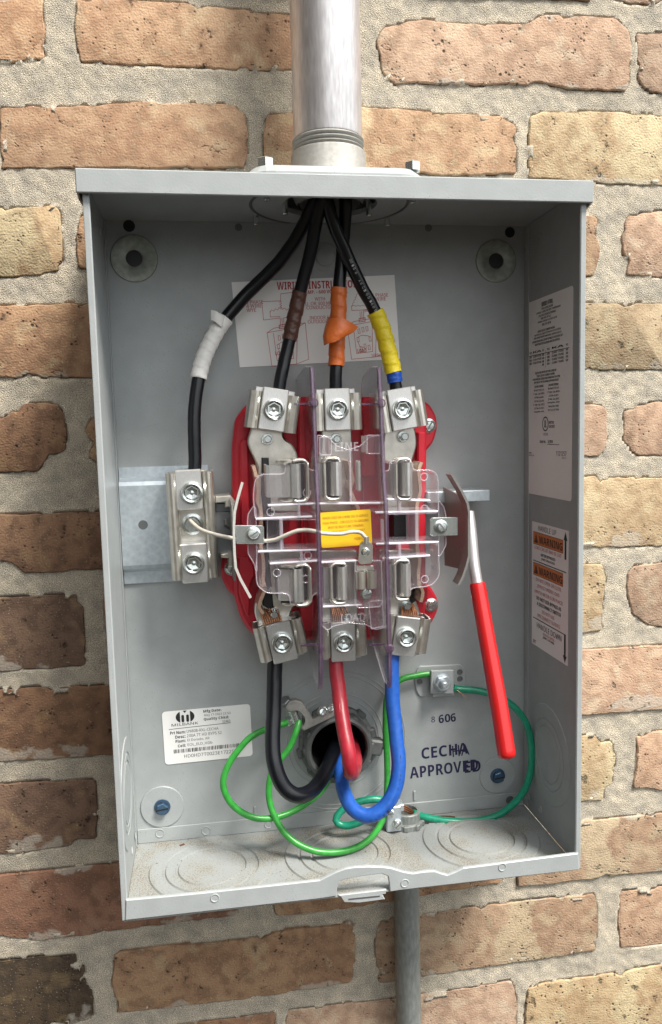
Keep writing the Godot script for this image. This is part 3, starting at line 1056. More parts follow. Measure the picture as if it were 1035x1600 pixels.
	bx(st, Vector3(0, -0.2443, 0.0515), Vector3(0.329, 0.0012, 0.103), 0.0002)
	var floor_panel := mk("bottom_panel", st, m.dusty_paint, box)
	for x in [-0.1055, -0.0030, 0.1080]:
		st = begin()
		ring_grooves(st, Vector3(x, -0.2437, 0.0480), Vector3(0, 1, 0), [0.0470, 0.0350, 0.0255], 0.0014, 0.0013)
		mk("knockout", st, m.dusty_paint, floor_panel)
		for a in [-0.02, 0.02]:
			st = begin()
			spot(st, Vector3(x + a * 0.3, -0.2427, 0.048 + signf(a) * 0.0305), Vector3(0, 1, 0), 0.0022)
			mk("knockout_tie", st, m.dusty_paint, floor_panel)
	# front lip of the floor with the arched cut-out and the sealing tab
	st = begin()
	var lip := PackedVector2Array([Vector2(-0.1625, -0.2283), Vector2(-0.1184, -0.2292), Vector2(-0.0656, -0.2295), Vector2(-0.0296, -0.2295), Vector2(-0.0181, -0.2249), Vector2(-0.0112, -0.223), Vector2(-0.0047, -0.2226), Vector2(0.005, -0.2232), Vector2(0.0145, -0.2245), Vector2(0.0212, -0.2262), Vector2(0.0305, -0.2302), Vector2(0.0375, -0.2322), Vector2(0.047, -0.2318), Vector2(0.0537, -0.2323), Vector2(0.0589, -0.2349), Vector2(0.0632, -0.2364), Vector2(0.0694, -0.2346), Vector2(0.0752, -0.2324), Vector2(0.1633, -0.2309), Vector2(0.1645, -0.244), Vector2(0.0278, -0.2439), Vector2(0.0204, -0.2443), Vector2(0.0201, -0.2382), Vector2(0.0192, -0.2323), Vector2(0.0144, -0.2298), Vector2(-0.0021, -0.2303), Vector2(-0.0106, -0.231), Vector2(-0.0155, -0.2321), Vector2(-0.0174, -0.2366), Vector2(-0.0182, -0.2428), Vector2(-0.03, -0.2433), Vector2(-0.1636, -0.2429)])
	prism(st, lip, 0.1022, 0.1046, 0.0006)
	var front := mk("front_lip", st, paint, box)
	st = begin()
	var tab := PackedVector2Array([Vector2(-0.0167, -0.2427), Vector2(0.018, -0.2425), Vector2(0.0175, -0.2458), Vector2(0.0151, -0.246), Vector2(0.0169, -0.2498), Vector2(-0.0017, -0.2502), Vector2(-0.0127, -0.2484), Vector2(-0.0149, -0.2443)])
	prism(st, tab, 0.1022, 0.1040, 0.0004)
	mk("sealing_tab", st, paint, front)
	st = begin()
	prism(st, PackedVector2Array([Vector2(-0.0095, -0.2459), Vector2(0.0132, -0.2462), Vector2(0.0131, -0.2471), Vector2(-0.0096, -0.2468)]), 0.1030, 0.1043, 0.0)
	mk("tab_slot", st, m.dark_zinc, front)
	for p in [Vector3(-0.1029, -0.2339, 0.1046), Vector3(0.1044, -0.235, 0.1046), Vector3(0.0315, -0.2389, 0.1046)]:
		st = begin()
		spot(st, p, Vector3(0, 0, 1), 0.0027)
		mk("spot_weld", st, paint, front)
	# lid: a top with an opening for the hub and a lip folded down in front and at the sides
	st = begin()
	var up := Transform3D(Basis(Vector3(1, 0, 0), Vector3(0, 0, 1), Vector3(0, 1, 0)), Vector3.ZERO)
	plate_with_hole(st, Rect2(-0.1684, -0.003, 0.3368, 0.109), Vector2(-0.0027, 0.050), 0.034, 0.2440, 0.2474, up)
	var lid := mk("lid", st, paint, box)
	st = begin()
	bx(st, Vector3(0, 0.2404, 0.1064), Vector3(0.3378, 0.0146, 0.0022), 0.0008)
	mk("lid_lip", st, paint, lid)
	for s in [-1.0, 1.0]:
		st = begin()
		prism(st, PackedVector2Array([Vector2(-0.003, 0.2474), Vector2(0.1054, 0.2474), Vector2(0.1054, 0.2333), Vector2(0.098, 0.2310), Vector2(-0.003, 0.2360)]), -0.0006, 0.0006, 0.0002, Transform3D(Basis(Vector3(0, 0, 1), Vector3(0, 1, 0), Vector3(-1, 0, 0)), Vector3(s * 0.1681, 0, 0)))
		mk("lid_lip", st, paint, lid)
	st = begin()
	for r in [0.0560]:
		lathe(st, Vector3(-0.0027, 0.2439, 0.050), Vector3(0, -1, 0), PackedVector2Array([Vector2(r + 0.0012, 0.0), Vector2(r + 0.0006, 0.0007), Vector2(r - 0.0006, 0.0007), Vector2(r - 0.0012, 0.0)]), 64)
	mk("pressed_ring", st, m.dark_zinc, lid)


# ---------------------------------------------------------------- conduits

func hex_bolt(st: SurfaceTool, at: Vector3, axis: Vector3, flat: float, h: float, turn := 0.2) -> void:
	var f := frame_on(axis)
	var poly := PackedVector2Array()
	for i in 6:
		poly.append(Vector2(cos(TAU * i / 6 + turn), sin(TAU * i / 6 + turn)) * flat)
	prism(st, poly, 0.0, h, minf(0.0006, h * 0.3), Transform3D(f, at))


func build_conduits() -> void:
	var hub := thing("conduit_hub", "grey hub plate with hex bolts and threaded collar on top of the meter enclosure", "conduit hub", Vector3(-0.0027, 0.2476, 0.05))
	var up := Transform3D(Basis(Vector3(1, 0, 0), Vector3(0, 0, 1), Vector3(0, 1, 0)), Vector3.ZERO)
	var st := begin()
	var outline := rounded(0.124, 0.088, 0.020, 5, Vector2(-0.0027, 0.050))
	var ring := []
	# a pressed plate: sloping rim, flat top
	st.set_smooth_group(-1)
	var lv := [[outline, 0.2475], [outline, 0.2530], [inset(outline, 0.005), 0.2582], [inset(outline, 0.034), 0.2587]]
	for k in 3:
		for i in outline.size():
			var j := (i + 1) % outline.size()
			var q := []
			for e in [[k, i], [k, j], [k + 1, j], [k + 1, i]]:
				var p: Vector2 = lv[e[0]][0][e[1]]
				q.append(Vector3(p.x, lv[e[0]][1], p.y))
			var mid: Vector3 = (q[0] + q[2]) * 0.5 - Vector3(-0.0027, 0.2475, 0.05)
			quad(st, q[0], q[1], q[2], q[3], Vector3(mid.x, 0.03, mid.z))
	mk("hub_plate", st, m.paint, hub)
	st = begin()
	lathe(st, Vector3(-0.0027, 0.2440, 0.05), Vector3(0, 1, 0), PackedVector2Array([Vector2(0.0230, 0.0), Vector2(0.0285, 0.0095), Vector2(0.0285, 0.0110), Vector2(0.0268, 0.0135), Vector2(0.0264, 0.0330), Vector2(0.0258, 0.0345), Vector2(0.0236, 0.0345), Vector2(0.0215, 0.0300), Vector2(0.0215, 0.0)]), 48)
	mk("threaded_collar", st, m.cast_metal, hub)
	for p in [[-0.0500, 0.082, 1.0], [0.0500, 0.082, 1.0], [-0.0345, 0.048, 0.72], [0.0262, 0.048, 0.72], [-0.0530, 0.0176, 1.0], [0.0463, 0.0200, 1.0]]:
		st = begin()
		hex_bolt(st, Vector3(p[0], 0.2584, p[1]), Vector3(0, 1, 0), 0.0056 * p[2], 0.0060, 0.35 + p[0] * 9.0)
		cyl(st, Vector3(p[0], 0.2500, p[1]), Vector3(p[0], 0.2372, p[1]), 0.0021, 0.0004, 12)
		mk("hex_bolt", st, m.zinc, hub)

	var pipe := thing("riser_conduit", "thick silver aluminium conduit rising from the top of the enclosure", "conduit", Vector3(-0.0027, 0.272, 0.05))
	st = begin()
	var prof := PackedVector2Array([Vector2(0.0200, 0.262), Vector2(0.0234, 0.262)])
	var y := 0.2765
	for k in 4:
		prof.append_array(PackedVector2Array([Vector2(0.0232 + k * 0.00022, y), Vector2(0.0250 + k * 0.00012, y + 0.0012), Vector2(0.0250 + k * 0.00012, y + 0.0015), Vector2(0.0233 + k * 0.00022, y + 0.0026)]))
		y += 0.0029
	mk("pipe_thread", lathe_about(st, prof), m.cast_metal, pipe)
	st = begin()
	mk("pipe", lathe_about(st, PackedVector2Array([Vector2(0.0240, y), Vector2(0.0243, y + 0.001), Vector2(0.0243, 0.70), Vector2(0.0204, 0.70), Vector2(0.0204, 0.262)])), m.conduit_metal, pipe)

	var low := thing("ground_conduit", "thin grey conduit running down the bricks below the enclosure", "conduit", Vector3(0.0550, -0.9, 0.0135))
	st = begin()
	cyl(st, Vector3(0.0550, -0.95, 0.0135), Vector3(0.0550, -0.2452, 0.0135), 0.0107, 0.0002, 28)
	mk("pipe", st, m.pipe_grey, low)


func lathe_about(st: SurfaceTool, prof: PackedVector2Array) -> SurfaceTool:
	lathe(st, Vector3(-0.0027, 0, 0.05), Vector3(0, 1, 0), prof, 48)
	return st


# ---------------------------------------------------------------- stickers

func strip(st: SurfaceTool, poly: PackedVector2Array, w: float, xf: Transform3D, closed := false) -> void:
	st.set_smooth_group(-1)
	var n := poly.size()
	for i in (n if closed else n - 1):
		var a := poly[i]
		var b := poly[(i + 1) % n]
		var d := (b - a).normalized()
		var s := Vector2(-d.y, d.x) * w * 0.5
		a -= d * w * 0.4
		b += d * w * 0.4
		quad(st, xf * Vector3(a.x + s.x, a.y + s.y, 0), xf * Vector3(b.x + s.x, b.y + s.y, 0), xf * Vector3(b.x - s.x, b.y - s.y, 0), xf * Vector3(a.x - s.x, a.y - s.y, 0), xf.basis.z)


func sheet(parent: Node3D, poly: PackedVector2Array, xf: Transform3D, mat_: Material, called := "paper", thick := 0.00025) -> void:
	var st := begin()
	prism(st, poly, 0.0, thick, 0.0, xf)
	mk(called, st, mat_, parent, true)


func meter_sketch(st: SurfaceTool, o: Vector2, k: float, xf: Transform3D, delta: bool) -> void:
	# a meter box in perspective with terminals, and the winding diagram above it
	var p := func(x: float, y: float) -> Vector2: return o + Vector2(x, -y) * k
	var w := 0.00035
	strip(st, PackedVector2Array([p.call(0, 30), p.call(4, 78), p.call(40, 76), p.call(44, 24), p.call(0, 30)]), w, xf)
	strip(st, PackedVector2Array([p.call(0, 30), p.call(10, 24), p.call(56, 18), p.call(44, 24)]), w, xf)
	strip(st, PackedVector2Array([p.call(56, 18), p.call(58, 70), p.call(40, 76)]), w, xf)
	strip(st, PackedVector2Array([p.call(9, 31), p.call(12, 70), p.call(36, 68), p.call(37, 32)]), w, xf)
	for q in [[17, 38], [23, 36], [29, 35], [15, 50], [19, 64], [25, 60], [31, 62], [33, 50]]:
		strip(st, PackedVector2Array([p.call(q[0] - 1.6, q[1] - 3), p.call(q[0] + 1.2, q[1] - 3.4), p.call(q[0] + 1.8, q[1] + 3), p.call(q[0] - 1.0, q[1] + 3.4)]), w * 0.9, xf, true)
	strip(st, PackedVector2Array([p.call(15, 47), p.call(20, 44), p.call(30, 45), p.call(33, 47)]), w, xf)
	strip(st, PackedVector2Array([p.call(15, 53), p.call(17, 60), p.call(24, 62)]), w, xf)
	for x in [20, 22.5, 25]:
		strip(st, PackedVector2Array([p.call(x, 22), p.call(x, 10)]), w, xf)
	strip(st, PackedVector2Array([p.call(18, 20), p.call(27, 19), p.call(27, 24), p.call(18, 25)]), w * 1.4, xf, true)
	if delta:
		var zig := [[0, 2], [4, -6], [8, -14], [12, -22], [16, -14], [20, -6], [26, 2], [26, 2], [13, 2], [0, 2]]
		for i in zig.size() - 1:
			var a := Vector2(zig[i][0] + 8, zig[i][1])
			var b := Vector2(zig[i + 1][0] + 8, zig[i + 1][1])
			var pts := PackedVector2Array()
			var n := 4
			var d := (b - a)
			if d.length() < 0.1:
				continue
			for j in n + 1:
				var s := a + d * (float(j) / n) + Vector2(-d.y, d.x).normalized() * (1.1 if j % 2 else -0.4)
				pts.append(p.call(s.x, s.y))
			strip(st, pts, w * 0.8, xf)
		strip(st, PackedVector2Array([p.call(8, 2), p.call(8, 8), p.call(34, 8), p.call(34, 2)]), w, xf)
	else:
		strip(st, PackedVector2Array([p.call(20, 10), p.call(-4, 12), p.call(-5, -14), p.call(22, -14)]), w, xf)
		strip(st, PackedVector2Array([p.call(22, -14), p.call(23, -24), p.call(46, -26), p.call(47, -8)]), w, xf)
		strip(st, PackedVector2Array([p.call(25, 10), p.call(42, 9), p.call(42, 2)]), w, xf)
		for e in [[[22, -14], [22, -4]], [[22, -4], [6, 0]], [[22, -4], [38, 0]]]:
			var a2 := Vector2(e[0][0], e[0][1])
			var d2 := Vector2(e[1][0], e[1][1]) - a2
			var pts2 := PackedVector2Array()
			for j in 7:
				var s2 := a2 + d2 * (j / 6.0) + Vector2(-d2.y, d2.x).normalized() * (1.4 if j % 2 else -1.4)
				pts2.append(p.call(s2.x, s2.y))
			strip(st, pts2, w * 0.8, xf)
		strip(st, PackedVector2Array([p.call(6, 0), p.call(6, 8), p.call(20, 8)]), w, xf)


func build_stickers() -> void:
	# wiring diagram on the back panel
	var c := Vector3(-0.007, 0.1693, 0.0004)
	var xf := Transform3D(Basis(Vector3(0, 0, 1), 0.0), Vector3.ZERO)
	var card := thing("wiring_diagram_sticker", "white sticker with red wiring diagrams behind the cables on the back panel", "sticker", c)
	var paper: PackedVector2Array = PackedVector2Array([Vector2(-0.0721, 0.1989), Vector2(0.0559, 0.205), Vector2(0.0593, 0.1395), Vector2(-0.0681, 0.1345)])
	for i in paper.size():
		paper[i] -= Vector2(c.x, c.y)
	sheet(card, paper, xf, m.label_white)
	var red: Material = m.ink_red
	var lean := 0.03
	var at := func(p: Vector3) -> Vector2: return Vector2(p.x - c.x, p.y - c.y)
	var t := 0.0004
	for e in [["WIRING INSTRUCTION", Vector3(-0.0054, 0.1971, 0.0008), 0.0640, 0.0058, true], ["200 AMP. - 600 VOLTS A.C.", Vector3(-0.002, 0.1918, 0.0008), 0.0400, 0.0027, true], ["WITH", Vector3(-0.0041, 0.1864, 0.0008), 0.0080, 0.0026, false], ["CU. OR 300 MCM AL.", Vector3(-0.0017, 0.183, 0.0008), 0.0320, 0.0027, false], ["CONDUCTORS", Vector3(-0.0033, 0.18, 0.0008), 0.0230, 0.0026, false], ["INDOOR AND", Vector3(-0.0025, 0.1722, 0.0008), 0.0200, 0.0026, false], ["OUTDOOR TYPE", Vector3(-0.002, 0.1692, 0.0008), 0.0240, 0.0026, false], ["3 PHASE", Vector3(-0.055, 0.184, 0.0008), 0.0132, 0.0027, false], ["4 WIRE", Vector3(-0.0556, 0.1811, 0.0008), 0.0118, 0.0027, false], ["WYE", Vector3(-0.0577, 0.1779, 0.0008), 0.0072, 0.0027, false], ["3 PHASE", Vector3(0.0439, 0.1894, 0.0008), 0.0132, 0.0027, false], ["4 WIRE", Vector3(0.0428, 0.1864, 0.0008), 0.0118, 0.0027, false], ["LINE", Vector3(0.0329, 0.1775, 0.0008), 0.0056, 0.0024, false], ["LOAD", Vector3(0.0286, 0.1463, 0.0008), 0.0072, 0.0030, true], ["LOAD", Vector3(-0.0365, 0.1449, 0.0008), 0.0072, 0.0030, true], ["1025035", Vector3(0.0415, 0.1426, 0.0008), 0.0108, 0.0025, false]]:
		letters(card, e[0], xf, at.call(e[1]), e[2], e[3], red, e[4], t, lean)
	var st := begin()
	meter_sketch(st, at.call(Vector3(-0.0463, 0.1781, 0.0008)), 0.00054, Transform3D(Basis(Vector3(0, 0, 1), lean), Vector3(0, 0, t)), false)
	mk("printed_diagram", st, red, card, true)
	st = begin()
	meter_sketch(st, at.call(Vector3(0.017, 0.181, 0.0008)), 0.00054, Transform3D(Basis(Vector3(0, 0, 1), lean), Vector3(0, 0, t)), true)
	mk("printed_diagram", st, red, card, true)

	# serial sticker
	c = Vector3(-0.1043, -0.1571, 0.0004)
	var id := thing("serial_number_sticker", "white serial number sticker with a bar code left of the black cable loop", "sticker", c)
	var lx := Transform3D(Basis(Vector3(0, 0, 1), 0.018), Vector3.ZERO)
	var w := 0.0702
	var h := 0.0438
	sheet(id, rounded(w, h, 0.0028), lx, m.label_white)
	var rel := func(x: float, y: float) -> Vector2: return Vector2((x - 0.5) * w, (0.5 - y) * h)
	var black: Material = m.ink_black
	for e in [["MILBANK", 0.25, 0.265, 0.30, 0.048, false], ["Mfg Date:", 0.567, 0.065, 0.205, 0.068, true], ["May 17 2023 22:53", 0.622, 0.140, 0.30, 0.052, false], ["Quality Chkd:", 0.607, 0.215, 0.285, 0.068, true], ["32460", 0.717, 0.285, 0.092, 0.048, false], ["Prt Num:", 0.165, 0.410, 0.175, 0.056, true], ["U9808-RXL-CECHA", 0.445, 0.405, 0.36, 0.052, false], ["Desc:", 0.190, 0.495, 0.115, 0.056, true], ["200A 7T HD BYPS S2", 0.460, 0.490, 0.395, 0.054, false], ["Plant:", 0.190, 0.575, 0.115, 0.056, true], ["El Dorado, AR", 0.392, 0.575, 0.25, 0.056, false], ["Cell:", 0.200, 0.665, 0.09, 0.056, true], ["EOL_ELD_HDb", 0.405, 0.665, 0.28, 0.060, false], ["HD0HD7T0023E172253", 0.520, 0.872, 0.60, 0.062, false]]:
		letters(id, e[0], lx, rel.call(e[1], e[2]), e[3] * w, e[4] * h, m.ink_grey if not e[5] and e[0] != "MILBANK" else black, e[5], t)
	st = begin()
	var lift := Transform3D(lx.basis, lx.basis.z * t)
	strip(st, PackedVector2Array([rel.call(0.07, 0.338), rel.call(0.765, 0.322)]), 0.0004, lift)
	var rng := RandomNumberGenerator.new()
	rng.seed = 8
	var x := 0.11
	while x < 0.88:
		var bw := 0.0035 + 0.003 * (rng.randi() % 3)
		strip(st, PackedVector2Array([rel.call(x, 0.735), rel.call(x, 0.795)]), bw * w, lift)
		x += bw + 0.004 + 0.0035 * (rng.randi() % 3)
	# emblem: a disc split into two crescents and two posts with a small notch above
	for s in [-1.0, 1.0]:
		var o: Vector2 = rel.call(0.257, 0.125)
		var arc := PackedVector2Array()
		for i in 9:
			var a := lerpf(-1.0, 1.0, i / 8.0)
			arc.append(o + Vector2(s * 0.0074 * cos(a), 0.0045 * sin(a) / 0.84))
		arc.append(o + Vector2(s * 0.0040, 0.0045))
		arc.append(o + Vector2(s * 0.0046, 0.0))
		arc.append(o + Vector2(s * 0.0040, -0.0045))
		prism(st, arc, 0.0, 0.0001, 0.0, lift)
		prism(st, rounded(0.0021, 0.0060, 0.0009, 4, o + Vector2(s * 0.0019, -0.0014)), 0.0, 0.0001, 0.0, lift)
	prism(st, PackedVector2Array([rel.call(0.235, 0.01), rel.call(0.278, 0.01), rel.call(0.257, 0.055)]), 0.0, 0.0001, 0.0, lift)
	mk("printed_marks", st, black, id, true)

	# data sticker on the right wall
	var side := Basis(Vector3(0, 0, 1), Vector3(0, 1, 0), Vector3(-1, 0, 0))
	var data := thing("specification_sticker", "tall white sticker of small black print on the inner right wall", "sticker", Vector3(0.1644, 0.1054, 0.0440))
	w = 0.0865
	h = 0.1535
	var sx := Transform3D(side, Vector3.ZERO)
	sheet(data, rounded(w, h, 0.003), sx, m.label_white)
	for e in [["SERIES 9700L", 0.5, 0.034, 0.24, 0.020, true], ["TYPE 3R ENCLOSURE", 0.5, 0.056, 0.24, 0.010, true], ["3 PHASE, 4 WIRE 200 AMP. CONTINUOUS", 0.52, 0.072, 0.50, 0.010, true], ["LINE CU/AL 6-350 MCM TERMINALS", 0.5, 0.088, 0.36, 0.010, true], ["600 VOLTS A.C.", 0.48, 0.103, 0.22, 0.010, true], ["TERMINAL TORQUE SLOTTED 50 LB-IN", 0.5, 0.119, 0.40, 0.010, true], ["HEX 275 LB-IN", 0.49, 0.135, 0.18, 0.010, true], ["SHORT CIRCUIT CURRENT RATING", 0.48, 0.164, 0.36, 0.010, true], ["THIS DEVICE IN CONJUNCTION WITH THE FOLLOWING", 0.5, 0.180, 0.56, 0.010, true], ["OVERCURRENT PROTECTION DEVICE, METER SOCKET IS", 0.5, 0.195, 0.58, 0.010, true], ["SUITABLE FOR USE ON A CIRCUIT CAPABLE OF DELIVERING NOT", 0.5, 0.211, 0.64, 0.010, true], ["MORE THAN THE FOLLOWING RMS SYM AMPERES", 0.5, 0.227, 0.52, 0.010, true],
			["METER AND METER NOT INCLUDED IN", 0.47, 0.371, 0.44, 0.010, true], ["SHORT CIRCUIT CURRENT RATING", 0.47, 0.387, 0.38, 0.010, true], ["WHEN AVAILABLE CIRCUIT HUB OPENING MUST BE FITTED", 0.48, 0.403, 0.58, 0.010, true], ["WITH ONE OF THE FOLLOWING APPROVED DEVICES", 0.48, 0.419, 0.52, 0.010, true], ["METER", 0.60, 0.625, 0.10, 0.013, true], ["SOCKET", 0.61, 0.645, 0.12, 0.013, true], ["LISTED", 0.48, 0.684, 0.10, 0.011, false], ["ISSUE NO.", 0.42, 0.722, 0.13, 0.012, true], ["D-7878", 0.58, 0.720, 0.10, 0.013, true], ["1121257", 0.80, 0.776, 0.20, 0.022, false], ["REV. F", 0.86, 0.797, 0.08, 0.009, false], ["MILBANK", 0.12, 0.782, 0.09, 0.008, true], ["KANSAS CITY, MO.", 0.15, 0.796, 0.15, 0.008, true], ["UL", 0.473, 0.632, 0.045, 0.036, true]]:
		letters(data, e[0], sx, rel_of(w, h, e[1], e[2]), e[3] * w, e[4] * h, black, e[5], t)
	for r in 5:
		for e in [["200A", 0.14, 0.05], ["CLASS R FUSE", 0.29, 0.16], ["480", 0.42, 0.035], ["200A", 0.53, 0.05], ["CLASS T FUSE", 0.72, 0.20], ["600", 0.90, 0.035]]:
			if r == 0 or not (r == 4 and e[1] < 0.3):
				letters(data, ["VOLTS", "OVERCURRENT", "KA"][mini(2, int(e[2] * 14.0))] if r == 0 else e[0], sx, rel_of(w, h, e[1], 0.262 + r * 0.0165 + (0.006 if r else 0.0)), e[2] * w * 1.15, 0.0100 * h, black, true, t)
	var hubs := ["FOR SMALL OPENINGS", "No Hub 1 1/4 to 2 1/2", "1\" Hub - Cat. A7514", "1 1/4\" Hub - Cat. A7515", "1 1/2\" Hub - Cat. A7516", "2\" Hub - Cat. A7517", "2 1/2\" Hub - Cat. A7518", "Closing Plate - A7550"]
	for r in 8:
		letters(data, hubs[r], sx, rel_of(w, h, 0.33, 0.440 + r * 0.0185), (0.20 + 0.02 * (r % 3)) * w, 0.0100 * h, black, true, t)
		letters(data, ["FOR LARGE OPENINGS", "No Hub 2 1/2 to 3", "2\" Hub - Cat. A8110", "2 1/2\" Hub - Cat. A8111", "3\" Hub - Cat. A8112", "Closing Plate - A8109", "Reducer Plate - A8108", "For 1\" to 2 1/2\" Hubs"][r], sx, rel_of(w, h, 0.64, 0.440 + r * 0.0175), (0.20 + 0.02 * (r % 3)) * w, 0.0100 * h, black, true, t)
	st = begin()
	var sl := Transform3D(side, -Vector3(1, 0, 0) * t)
	strip(st, PackedVector2Array([rel_of(w, h, 0.08, 0.278), rel_of(w, h, 0.94, 0.278)]), 0.00035, sl)
	strip(st, PackedVector2Array([rel_of(w, h, 0.475, 0.265), rel_of(w, h, 0.475, 0.350)]), 0.00025, sl)
	strip(st, PackedVector2Array([rel_of(w, h, 0.52, 0.734), rel_of(w, h, 0.76, 0.734)]), 0.00035, sl)
	var oval := PackedVector2Array()
	for i in 24:
		oval.append(rel_of(w, h, 0.473, 0.632) + Vector2(cos(TAU * i / 24), sin(TAU * i / 24)) * 0.0052)
	strip(st, oval, 0.0008, sl, true)
	mk("printed_marks", st, black, data, true)

	# handle warning sticker on the right wall
	var warn := thing("handle_warning_sticker", "white sticker with two orange WARNING bars on the inner right wall", "sticker", Vector3(0.1644, -0.0445, 0.0495))
	w = 0.0668
	h = 0.1020
	sheet(warn, rounded(w, h, 0.0006), sx, m.label_white)
	for y in [0.127, 0.375]:
		var bar := rounded(0.82 * w, 0.098 * h, 0.0004, 2, rel_of(w, h, 0.46, y))
		st = begin()
		prism(st, bar, 0.0002, 0.00033, 0.0, sx)
		mk("orange_bar", st, m.label_orange, warn, true)
		letters(warn, "WARNING", sx, rel_of(w, h, 0.535, y + 0.004), 0.64 * w, 0.058 * h, black, true, t)
		st = begin()
		var tr := Transform3D(side, Vector3(-0.0004, 0, 0))
		prism(st, PackedVector2Array([rel_of(w, h, 0.075, y + 0.035), rel_of(w, h, 0.185, y + 0.035), rel_of(w, h, 0.13, y - 0.034)]), 0.0, 0.00005, 0.0, tr)
		strip(st, bar, 0.0003, tr, true)
		mk("alert_triangle", st, black, warn, true)
		letters(warn, "!", sx, rel_of(w, h, 0.13, y + 0.010), 0.016 * w, 0.030 * h, m.label_orange, true, 0.0006)
	for e in [["HANDLE UP", 0.44, 0.040, 0.50, 0.040, 0], ["LOAD CIRCUIT MAY BE LIVE", 0.46, 0.200, 0.74, 0.026, 1], ["METER BYPASSED", 0.47, 0.246, 0.40, 0.022, 0], ["JAWS UNLOCKED", 0.47, 0.280, 0.38, 0.022, 0], ["DO NOT OPEN OR CLOSE", 0.48, 0.455, 0.70, 0.026, 1], ["BYPASS UNDER LOAD", 0.48, 0.503, 0.60, 0.026, 1], ["UNLESS METER IS IN PLACE!", 0.48, 0.553, 0.78, 0.026, 1], ["DO NOT USE BYPASS AS", 0.49, 0.602, 0.68, 0.028, 0], ["A DISCONNECT SWITCH", 0.49, 0.647, 0.66, 0.028, 0], ["DO NOT USE", 0.48, 0.695, 0.34, 0.026, 1], ["DISCONNECT SLEEVES", 0.49, 0.740, 0.62, 0.026, 1], ["HANDLE DOWN", 0.50, 0.822, 0.68, 0.042, 0], ["BYPASS OPEN", 0.49, 0.868, 0.30, 0.020, 1], ["JAWS LOCKED", 0.49, 0.896, 0.32, 0.020, 0], ["1028275", 0.09, 0.962, 0.10, 0.012, 0], ["REV. A", 0.08, 0.978, 0.08, 0.012, 0]]:
		letters(warn, e[0], sx, rel_of(w, h, e[1], e[2]), e[3] * w, e[4] * h, red if e[5] else black, e[4] < 0.03 and not e[5], t)
	st = begin()
	for y in [0.310, 0.776]:
		strip(st, PackedVector2Array([rel_of(w, h, 0.05, y), rel_of(w, h, 0.95, y)]), 0.0007, sl)
	for e in [[0.205, 0.075, 0.013], [0.790, 0.935, 0.988]]:
		strip(st, PackedVector2Array([rel_of(w, h, 0.93, e[0]), rel_of(w, h, 0.93, e[1])]), 0.0028, sl)
		prism(st, PackedVector2Array([rel_of(w, h, 0.885, e[1]), rel_of(w, h, 0.975, e[1]), rel_of(w, h, 0.93, e[2])]), 0.0, 0.00005, 0.0, sl)
	mk("printed_arrows", st, black, warn, true)


func rel_of(w: float, h: float, x: float, y: float) -> Vector2:
	return Vector2((x - 0.5) * w, (0.5 - y) * h)


# ---------------------------------------------------------------- fixings on the back panel

func build_mounting() -> void:
	var names := ["upper left", "upper right"]
	for e in [[Vector3(-0.144, 0.2161, 0), 0.0175, true, "dull round washer with an empty bolt hole at the top left of the back panel"], [Vector3(0.1398, 0.2163, 0), 0.0170, true, "dull round washer with an empty bolt hole at the top right of the back panel"], [Vector3(-0.1429, -0.2144, 0), 0.0172, false, "large round washer with a blue screw under the serial number sticker"], [Vector3(0.1398, -0.2146, 0), 0.0160, false, "large round washer with a blue screw beside the red lever's tip"]]:
		var w := thing("mounting_washer", e[3], "washer", e[0], "washers that fix the enclosure to the wall")
		var st := begin()
		var r: float = e[1]
		lathe(st, e[0], Vector3(0, 0, 1), PackedVector2Array([Vector2(r, 0), Vector2(r, 0.0008), Vector2(r - 0.0005, 0.0013), Vector2(0.0068, 0.0013), Vector2(0.0062, 0.0010), Vector2(0.0060, 0.0002)] if e[2] else [Vector2(r, 0), Vector2(r, 0.0008), Vector2(r - 0.0005, 0.0013), Vector2(0, 0.0013)]), 48)
		mk("disc", st, m.washer_metal if e[2] else m.paint, w)
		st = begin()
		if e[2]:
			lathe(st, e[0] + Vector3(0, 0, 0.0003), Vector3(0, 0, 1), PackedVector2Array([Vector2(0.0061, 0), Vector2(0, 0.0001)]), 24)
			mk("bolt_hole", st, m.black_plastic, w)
		else:
			lathe(st, e[0] + Vector3(0, 0, 0.0013), Vector3(0, 0, 1), PackedVector2Array([Vector2(0.0066, 0), Vector2(0.0064, 0.0009), Vector2(0.0048, 0.0011)]), 24)
			hex_bolt(st, e[0] + Vector3(0, 0, 0.0020), Vector3(0, 0, 1), 0.0050, 0.0042, 0.3)
			var scr := mk("screw", st, m.blue_zinc, w)
			st = begin()
			bx(st, e[0] + Vector3(0, 0, 0.0062), Vector3(0.0094, 0.0011, 0.0004), 0.0, Basis(Vector3(0, 0, 1), 0.12))
			mk("screw_slot", st, m.black_plastic, scr)


# ---------------------------------------------------------------- terminal block

func slot_screw(at: Vector3, r: float, axis: Vector3, turn: float, parent: Node3D, mat_: Material, called := "screw") -> void:
	var st := begin()
	lathe(st, at, axis, PackedVector2Array([Vector2(r, 0), Vector2(r, 0.0006), Vector2(r * 0.80, 0.0010), Vector2(r * 0.72, 0.0012), Vector2(r * 0.70, 0.0028), Vector2(r * 0.58, 0.0034), Vector2(0, 0.0036)]), 24)
	var s := mk(called, st, mat_, parent)
	st = begin()
	var f := frame_on(axis)
	bx(st, at + axis * 0.00355, Vector3(r * 1.3, r * 0.2, 0.0003), 0.0, f * Basis(Vector3(0, 0, 1), turn))
	mk("screw_slot", st, m.dark_zinc, s)


